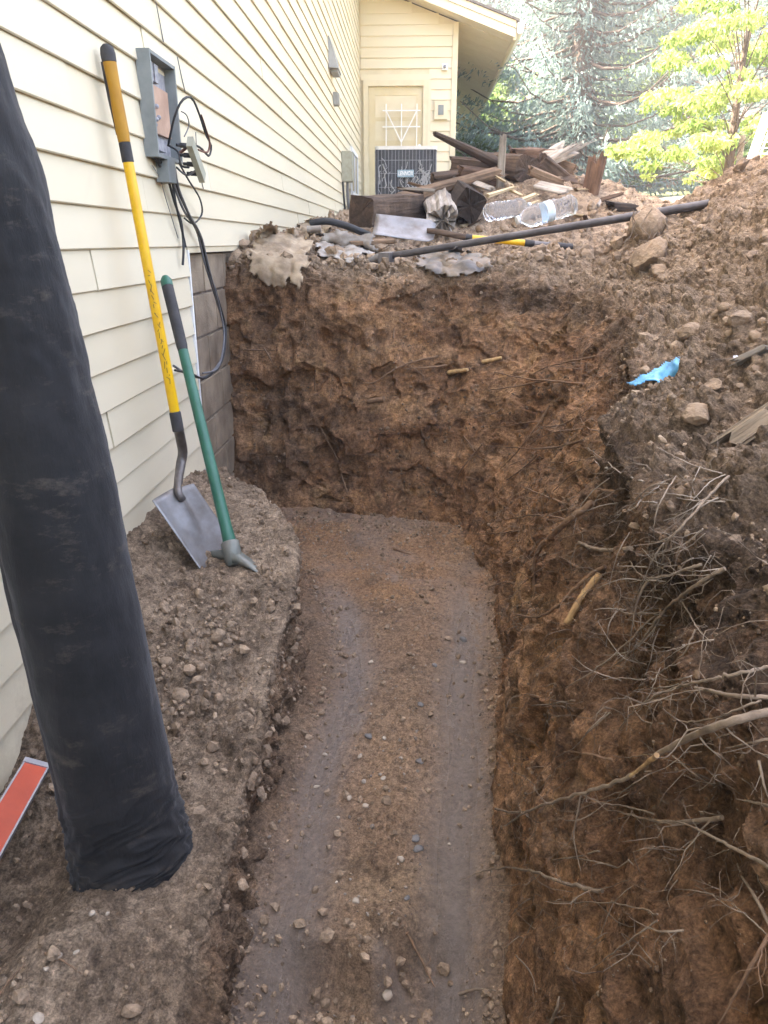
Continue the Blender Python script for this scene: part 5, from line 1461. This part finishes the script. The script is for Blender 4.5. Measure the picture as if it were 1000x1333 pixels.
f = MB(); rrect(f, hw, 0, dp, hz - .044, hz); f.build('top_cover', M['ac_top'], ac)
f = MB(); rrect(f, hw, 0, dp, 0, .03); f.build('base_pan', M['ac_grey'], ac)
f = MB()
for x in np.linspace(-hw + .05, hw - .05, 17): f.bar((x, .004, .03), (x, .004, hz - .046), .005, .005)
for s_ in (-1, 1):
    for y in np.linspace(.06, dp - .06, 9): f.bar((s_ * (hw - .004), y, .03), (s_ * (hw - .004), y, hz - .046), .005, .005)
for z in (.2, .38, .55): f.bar((-hw + .05, -.001, z), (hw - .05, -.001, z), .005, .005)
f.build('wire_guard', M['ac_grey'], ac)
for s_ in (-1, 1):
    f = MB(); f.bar((s_ * (hw - .03), .012, .031), (s_ * (hw - .03), .012, hz - .046), .045, .03); f.build('corner_post', M['ac_dark'], ac)
zc = Y(531, 226, 11.6).z - zb
M['plate'] = pmat('blue_grey_plate', (.20, .30, .36), (.26, .36, .42), 12, .4, .05)
f = MB(); f.box(-.115, .115, -.022, -.006, zc - .048, zc + .048); f.build('nameplate', M['plate'], ac)
cu = bpy.data.curves.new('lettering', 'FONT'); cu.body = 'LENNOX'; cu.size = .078; cu.extrude = .002; cu.align_x = 'CENTER'; cu.align_y = 'CENTER'; cu.shear = .12; cu.offset = .0015
to = bpy.data.objects.new('tmp_text', cu); COL.objects.link(to); bpy.context.view_layer.update()
tm = bpy.data.meshes.new_from_object(to.evaluated_get(bpy.context.evaluated_depsgraph_get())); bpy.data.objects.remove(to)
o = link('lettering', tm, M['white'], ac); o.location = (0, -.025, zc); o.rotation_euler = (R(90), 0, 0); o.scale = (.66, 1, 1)
M['dry_vine'] = pmat('dry_vine', (.42, .41, .40), (.30, .30, .29), 20, .8, .2)  # pale colour of the twig shapes between coil and guard
f = MB(); r6 = random.Random(4)
for k in range(26):       # irregular pale twig shapes between coil and guard
    x = r6.uniform(-hw + .06, hw - .06); q = [Vector((x, .0145, .03 + r6.uniform(0, .25)))]
    for _ in range(7): q.append(q[-1] + Vector((r6.gauss(0, .03), 0, r6.uniform(.02, .06))))
    q = [p_ for p_ in q if abs(p_.x) < hw - .05 and p_.z < hz - .06]
    if len(q) > 2: f.tube(q, [.010 * r6.uniform(.4, 1)] * len(q), 4)
f.build('pale_twig_shapes', M['dry_vine'], ac)
pad = MB(); pad.box(x0 - .25, x1 + .25, 11.35, 12.7, 1.75, 1.975)
tag(pad.build('equipment_pad', M['concrete']), 'grey concrete slab under the air conditioner', 'concrete slab')
# ------------------------------------------------------------------ trees and the neighbours beyond
def leaf_mat(name, c1, c2, trans=.45, rough=.55):
    n = NT(name)
    t = n.attr('tint')
    c = n.mix(t, c1, c2)
    n.out(c, rough, 0, .3)
    tr = n.node('ShaderNodeBsdfTranslucent'); n.link(c, tr.inputs['Color'])
    mx = n.node('ShaderNodeMixShader'); mx.inputs['Fac'].default_value = trans
    n.link(n.b.outputs['BSDF'], mx.inputs[1]); n.link(tr.outputs['BSDF'], mx.inputs[2])
    n.link(mx.outputs['Shader'], n.t.nodes['Material Output'].inputs['Surface'])
    return n.m
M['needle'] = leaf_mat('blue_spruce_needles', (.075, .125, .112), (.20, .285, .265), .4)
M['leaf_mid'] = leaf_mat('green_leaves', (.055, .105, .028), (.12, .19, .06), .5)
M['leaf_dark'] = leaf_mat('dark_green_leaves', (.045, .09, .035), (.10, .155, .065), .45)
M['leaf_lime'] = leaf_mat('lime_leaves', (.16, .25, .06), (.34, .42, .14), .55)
M['bark'] = pmat('bark', (.085, .062, .048), (.15, .115, .09), 20, .95, .9, 40, stretch=(1, 1, .25), bd=.03)

def leaf_cloud(C, A, B, tint, name):
    """C centres, A half length vectors, B half width vectors -> diamond leaves bent along the rib"""
    n = len(C)
    dn = np.cross(A, B); dn /= np.maximum(np.linalg.norm(dn, axis=1), 1e-9)[:, None]
    dn *= np.linalg.norm(B, axis=1)[:, None] * .35
    V = np.stack([C - A, C + B + dn - A * .1, C + A, C - B + dn - A * .1], 1).reshape(-1, 3)
    F = np.arange(n * 4).reshape(n, 4)
    F = np.concatenate([F[:, [0, 1, 2]], F[:, [0, 2, 3]]])
    me = np_mesh(name, V, F, False)
    float_attr(me, 'tint', np.repeat(tint, 4))
    return me

def spruce(seed, H, Rr, density=1.0):
    g = np.random.default_rng(seed)
    C, A, B, T = [], [], [], []; limbs = MB()
    limbs.tube([(0, 0, -.3), (.02, 0, H * .25), (-.02, .02, H * .6), (0, 0, H)], [Rr * .085, Rr * .07, Rr * .04, .02], 12)
    z = .5
    while z < H - .2:
        L0 = Rr * (1 - z / H) ** .75 + .15
        nb = int(6 + 2 * g.random())
        ph = g.random() * 6.28
        for k in range(nb):
            a = ph + 6.283 * k / nb + g.normal() * .2
            L = L0 * g.uniform(.7, 1.12); up = g.uniform(-.28, .02)
            d = np.array([math.cos(a), math.sin(a), 0])
            ns = max(6, int(L / .16 * density))
            t = (np.arange(ns) + g.random(ns)) / ns
            pz = z + up * L * t - .22 * L * t * (1 - t) * 1.5 + .16 * L * t ** 3
            pos = d[None] * (L * t)[:, None]; pos[:, 2] = pz
            if L > .6 and z < H * .8:
                tt = np.linspace(0, 1, 5); q = [tuple(d * L * .92 * s_ + np.array([0, 0, z + up * L * s_ - .33 * L * s_ * (1 - s_) + .16 * L * s_ ** 3])) for s_ in tt]
                limbs.tube(q, [.035 * (1 - .8 * s_) * (L / Rr + .2) for s_ in tt], 4, False)
            br_t = g.random()
            for i in range(ns):
                w = (.10 + .42 * (1 - t[i]) * min(1, t[i] * 3 + .3)) * min(1.0, L)
                m = int(17 * density)
                side = np.array([-d[1], d[0], 0])
                off = side[None] * (g.uniform(-1, 1, m) * w)[:, None]
                hang = -np.abs(g.normal(size=m)) * .13 - np.abs(off @ side) * .35
                c = pos[i][None] + off + d[None] * g.normal(size=m)[:, None] * .08; c[:, 2] += hang
                ax = d[None] * g.uniform(.2, 1, m)[:, None] + off / max(w, .05) * .7 + g.normal(size=(m, 3)) * .3; ax[:, 2] -= g.uniform(.1, 1.1, m)
                ax /= np.linalg.norm(ax, axis=1)[:, None]
                bx = np.cross(ax, g.normal(size=(m, 3))); bx /= np.linalg.norm(bx, axis=1)[:, None]
                C.append(c); A.append(ax * g.uniform(.04, .085, m)[:, None]); B.append(bx * g.uniform(.012, .024, m)[:, None])
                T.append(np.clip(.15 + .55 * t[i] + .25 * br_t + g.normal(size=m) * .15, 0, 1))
        z += g.uniform(.20, .32)
    crown = leaf_cloud(np.concatenate(C), np.concatenate(A), np.concatenate(B), np.concatenate(T), 'crown')
    return crown, limbs.mesh('trunk')

def broadleaf(seed, H, Rr, nleaf, lsize, base=.25, squash=1.0, tiers=None, hang=.4, limb=.022):
    g = np.random.default_rng(seed); limbs = MB()
    cl = []
    nc = 46
    for k in range(nc):
        u = g.random() ** .45; th = g.random() * 6.283; cz = g.uniform(-1, 1)
        rr_ = math.sqrt(max(0, 1 - cz * cz)) * u * Rr * g.uniform(.75, 1.15)
        zc = H * base + (H * (1 - base)) * (.5 + .5 * cz * u)
        cl.append((rr_ * math.cos(th), rr_ * math.sin(th), zc, g.uniform(.16, .34) * Rr))
    if tiers: cl = tiers(g)
    for (x, y, z, s_) in cl[::3 if tiers else 1]:
        zb_ = max(H * .12, min(z * .7, z - .25 * math.hypot(x, y)))
        q = [(0, 0, zb_ * .85), (x * .35, y * .35, zb_ + (z - zb_) * .5), (x * .75, y * .75, z - .04 * H * .3), (x, y, z)]
        limbs.tube(spline(q, 8), [Rr * limb * (1 - .8 * k / 8) for k in range(9)], 5, False)
    w = np.array([c[3] ** 2 for c in cl]); pid = g.choice(len(cl), nleaf, p=w / w.sum())
    cc = np.array(cl)[pid]
    d = g.normal(size=(nleaf, 3)); d /= np.linalg.norm(d, axis=1)[:, None]
    rad_ = cc[:, 3] * g.random(nleaf) ** .4
    Cn = cc[:, :3] + d * rad_[:, None] * np.array([1.15, 1.15, .62 * squash])
    ax = d * .6 + g.normal(size=(nleaf, 3)) * .6; ax[:, 2] -= hang; ax /= np.linalg.norm(ax, axis=1)[:, None]
    bx = np.cross(ax, g.normal(size=(nleaf, 3))); bx /= np.linalg.norm(bx, axis=1)[:, None]
    sz = lsize * g.uniform(.6, 1.3, nleaf)
    tint = np.clip(.5 + .35 * g.normal(size=len(cl))[pid] + .2 * g.normal(size=nleaf), 0, 1)
    crown = leaf_cloud(Cn, ax * sz[:, None], bx * (sz * .45)[:, None], tint, 'crown')
    limbs.tube([(0, 0, -.3), (.02, .01, H * .2), (-.01, .02, H * .5), (0, 0, H * .8)], [Rr * .05, Rr * .04, Rr * .03, Rr * .012], 10)
    return crown, limbs.mesh('trunk')

def plant_tree(name, label, meshes, mat, loc, rz=0, sc=1.0, group=None, cat='tree', scz=None):
    e = empty(name, loc); e.rotation_euler = (0, 0, rz); e.scale = (sc, sc, scz or sc)
    tag(e, label, cat, group)
    link('crown', meshes[0], mat, e); link('trunk', meshes[1], M['bark'], e)
    return e
def gz(x, y): return float(ground_h(np.array(30.0), np.array(float(y))))
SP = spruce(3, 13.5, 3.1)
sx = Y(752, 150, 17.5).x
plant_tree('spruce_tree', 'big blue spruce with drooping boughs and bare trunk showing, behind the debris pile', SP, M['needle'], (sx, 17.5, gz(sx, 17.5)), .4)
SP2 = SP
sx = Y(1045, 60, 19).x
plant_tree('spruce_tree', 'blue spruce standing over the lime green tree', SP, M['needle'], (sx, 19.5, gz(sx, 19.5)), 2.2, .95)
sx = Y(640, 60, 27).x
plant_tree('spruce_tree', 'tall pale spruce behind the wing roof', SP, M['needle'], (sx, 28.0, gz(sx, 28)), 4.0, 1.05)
BL = broadleaf(12, 10, 3.6, 26000, .10)
BL2 = broadleaf(13, 9, 3.4, 24000, .10, .08)
for lbl, px_, yy, m_, mt_, sc_, rz_ in (
    ('tall leafy green tree rising behind the wing roof', 575, 33, BL, 'leaf_mid', 1.5, 0.3),
    ('leafy green tree between the wing roof and the big spruce', 668, 36, BL2, 'leaf_mid', 1.35, 1.3),
    ('dark leafy tree right behind the big spruce', 862, 26, BL, 'leaf_dark', .62, 2.0),
    ('leafy tree behind the white trellis', 1030, 27, BL2, 'leaf_dark', .8, 4.2),
    ('green tree far beyond the big spruce', 770, 48, BL, 'leaf_mid', 1.5, 5.0)):
    x = Y(px_, 200, yy).x
    plant_tree('leafy_tree', lbl, m_, M[mt_], (x, yy, gz(x, yy)), rz_, sc_)
SH = broadleaf(21, 2.4, 1.5, 9000, .075, .02)
for lbl, px_, yy, mt_, sc_ in (('green bush at the corner of the wing', 612, 17.5, 'leaf_mid', .55), ('dark green bush left of the shed', 822, 23, 'leaf_dark', .9), ('green bush right of the shed', 925, 22, 'leaf_mid', .7), ('pale green bush under the lime green tree', 965, 15, 'leaf_mid', .55), ('large dark bush under the big spruce', 700, 24, 'leaf_dark', 1.4), ('broad bush behind the shed', 890, 36, 'leaf_dark', 2.0), ('broad bush behind the debris pile far back', 780, 36, 'leaf_dark', 2.0)):
    x = Y(px_, 200, yy).x
    plant_tree('bush', lbl, SH, M[mt_], (x, yy, gz(x, yy) - .1), px_ * .1, sc_, cat='bush')
# lime green young tree with layered boughs
def lime_tiers(g):
    out = []
    for k in range(110):
        z = .55 + 2.2 * g.random() ** 1.1; r_ = (1.75 - .42 * z) * g.random() ** .45; a = g.random() * 6.283
        out.append((r_ * math.cos(a), r_ * math.sin(a), z + .25 - .22 * r_ + g.normal() * .05, g.uniform(.10, .26)))
    return out
LT = broadleaf(31, 2.8, 1.5, 10000, .046, tiers=lime_tiers, squash=.7, hang=.8, limb=.006)
lp = Y(945, 250, 9.5)
lt = plant_tree('young_tree', 'lime green young tree with layered drooping boughs tied to a stake', LT, M['leaf_lime'], (lp.x, 9.5, lp.z - .25), 1.0, .88)
f = MB(); f.bar((.09, -.09, -.5), (.09, -.09, .95), .06, .06); f.build('stake', M['w_grey'], lt)

# white lattice on the far side of the mound
tq = Y(962, 238, 6.6)
tr_ = empty('trellis', (tq.x, 6.6, tq.z - .15)); tag(tr_, 'white lattice panel leaning at the edge of the yard', 'trellis')
f = MB()
W_, H_ = 1.3, .64
f.bar((0, 0, 0), (.14, 0, H_), .06, .03, (0, 1, 0)); f.bar((W_, 0, 0), (W_ + .14, 0, H_), .06, .03, (0, 1, 0)); f.bar((.14, -.002, H_), (W_ + .14, -.002, H_), .03, .05, (0, 1, 0)); f.bar((0, -.002, .0), (W_, -.002, .0), .03, .05, (0, 1, 0))
f.build('frame', M['white'], tr_)
for k in range(1, 16):
    t_ = k / 16
    f = MB(); f.bar((.14 * t_ + .03, .0, H_ * t_), (W_ + .14 * t_ - .03, 0, H_ * t_), .008, .018, (0, 1, 0)); f.build('lath', M['white'], tr_)
for k in range(1, 22):
    x = W_ * k / 22
    f = MB(); f.bar((x, .010, .03), (x + .14, .010, H_ - .03), .016, .008, (0, 1, 0)); f.build('lath', M['white'], tr_)
# shed far behind
a, b = Y(852, 240, 26), Y(905, 240, 26)
zb = gz(a.x, 26) - .1
s_ = empty('shed', (a.x, 26, zb)); tag(s_, 'small pale shed with brown door under the trees', 'shed')
M['shed_grey'] = pmat('shed_siding', (.42, .45, .44), (.48, .50, .48), 6, .7, .2)
M['shed_door'] = pmat('brown_door', (.20, .11, .075), (.26, .15, .10), 8, .6, .2)
w_ = 2.3; h_ = Y(870, 232, 26).z - zb
f = MB(); f.box(0, w_, 0, 2.5, 0, h_)
f.add([(0, 0, h_), (w_, 0, h_), (w_ / 2, 0, h_ + .55), (0, 2.5, h_), (w_, 2.5, h_), (w_ / 2, 2.5, h_ + .55)], [(0, 1, 2), (5, 4, 3)]); f.build('wall', M['shed_grey'], s_)
f = MB(); slab(f, [(-.25, -.3, h_ - .13), (w_/2, -.3, h_ + .60), (w_/2, 2.8, h_ + .60), (-.25, 2.8, h_ - .13)], .06); slab(f, [(w_/2 + .004, -.3, h_ + .60), (w_ + .25, -.3, h_ - .13), (w_ + .25, 2.8, h_ - .13), (w_/2 + .004, 2.8, h_ + .60)], .06); f.build('roof', M['shed_grey'], s_)
f = MB(); f.box(.32, 1.0, -.04, -.004, .05, h_ - .10); f.build('door', M['shed_door'], s_)
# neighbour's roof edge, right
a = Y(985, 150, 20)
nb_ = empty('neighbour_house', (a.x, 21, gz(a.x, 21))); tag(nb_, 'grey roofed neighbouring house half hidden behind the lime green tree', 'house')
M['nb_wall'] = pmat('tan_neighbour_wall', (.42, .38, .32), (.47, .43, .37), 5, .7, .2)
hz_ = a.z - gz(a.x, 21) + .1
f = MB(); f.box(.4, 9, 0, 7, -.3, hz_); f.build('wall', M['nb_wall'], nb_)
f = MB(); slab(f, [(-.1, -.6, hz_ - .05), (9.5, -.6, hz_ - .05), (9.5, 3.6, hz_ + 1.7), (-.1, 3.6, hz_ + 1.7)], .16); slab(f, [(-.1, 3.604, hz_ + 1.7), (9.5, 3.604, hz_ + 1.7), (9.5, 7.6, hz_ - .05), (-.1, 7.6, hz_ - .05)], .16); f.build('roof', M['roofing'], nb_)
f = MB(); f.box(-.1, 9.5, -.68, -.605, hz_ - .22, hz_ - .04); f.build('gutter', M['white'], nb_)
# low white edging beyond the mound
q0, q1 = Y(845, 262, 13), Y(905, 256, 13.2)
f = MB(); f.bar(q0 - Vector((0, 0, .05)), q1 - Vector((0, 0, .05)), .12, .16); tag(f.build('white_edging', M['white']), 'low white board edging beyond the spoil mound', 'edging')

# scattering volume added over the yard, standing in for lens glare
hz0 = MB(); hz0.box(-14, 45, -16, 75, -1.2, 21.5)
hm = bpy.data.materials.new('lens_glare_scatter'); hm.use_nodes = True
hm.node_tree.nodes.remove(hm.node_tree.nodes['Principled BSDF'])
pv = hm.node_tree.nodes.new('ShaderNodeVolumePrincipled'); pv.inputs['Color'].default_value = (.95, .97, 1, 1); pv.inputs['Density'].default_value = .0042; pv.inputs['Anisotropy'].default_value = .3
hm.node_tree.links.new(pv.outputs['Volume'], hm.node_tree.nodes['Material Output'].inputs['Volume'])
tag(hz0.build('glare_volume', hm), kind='stuff')
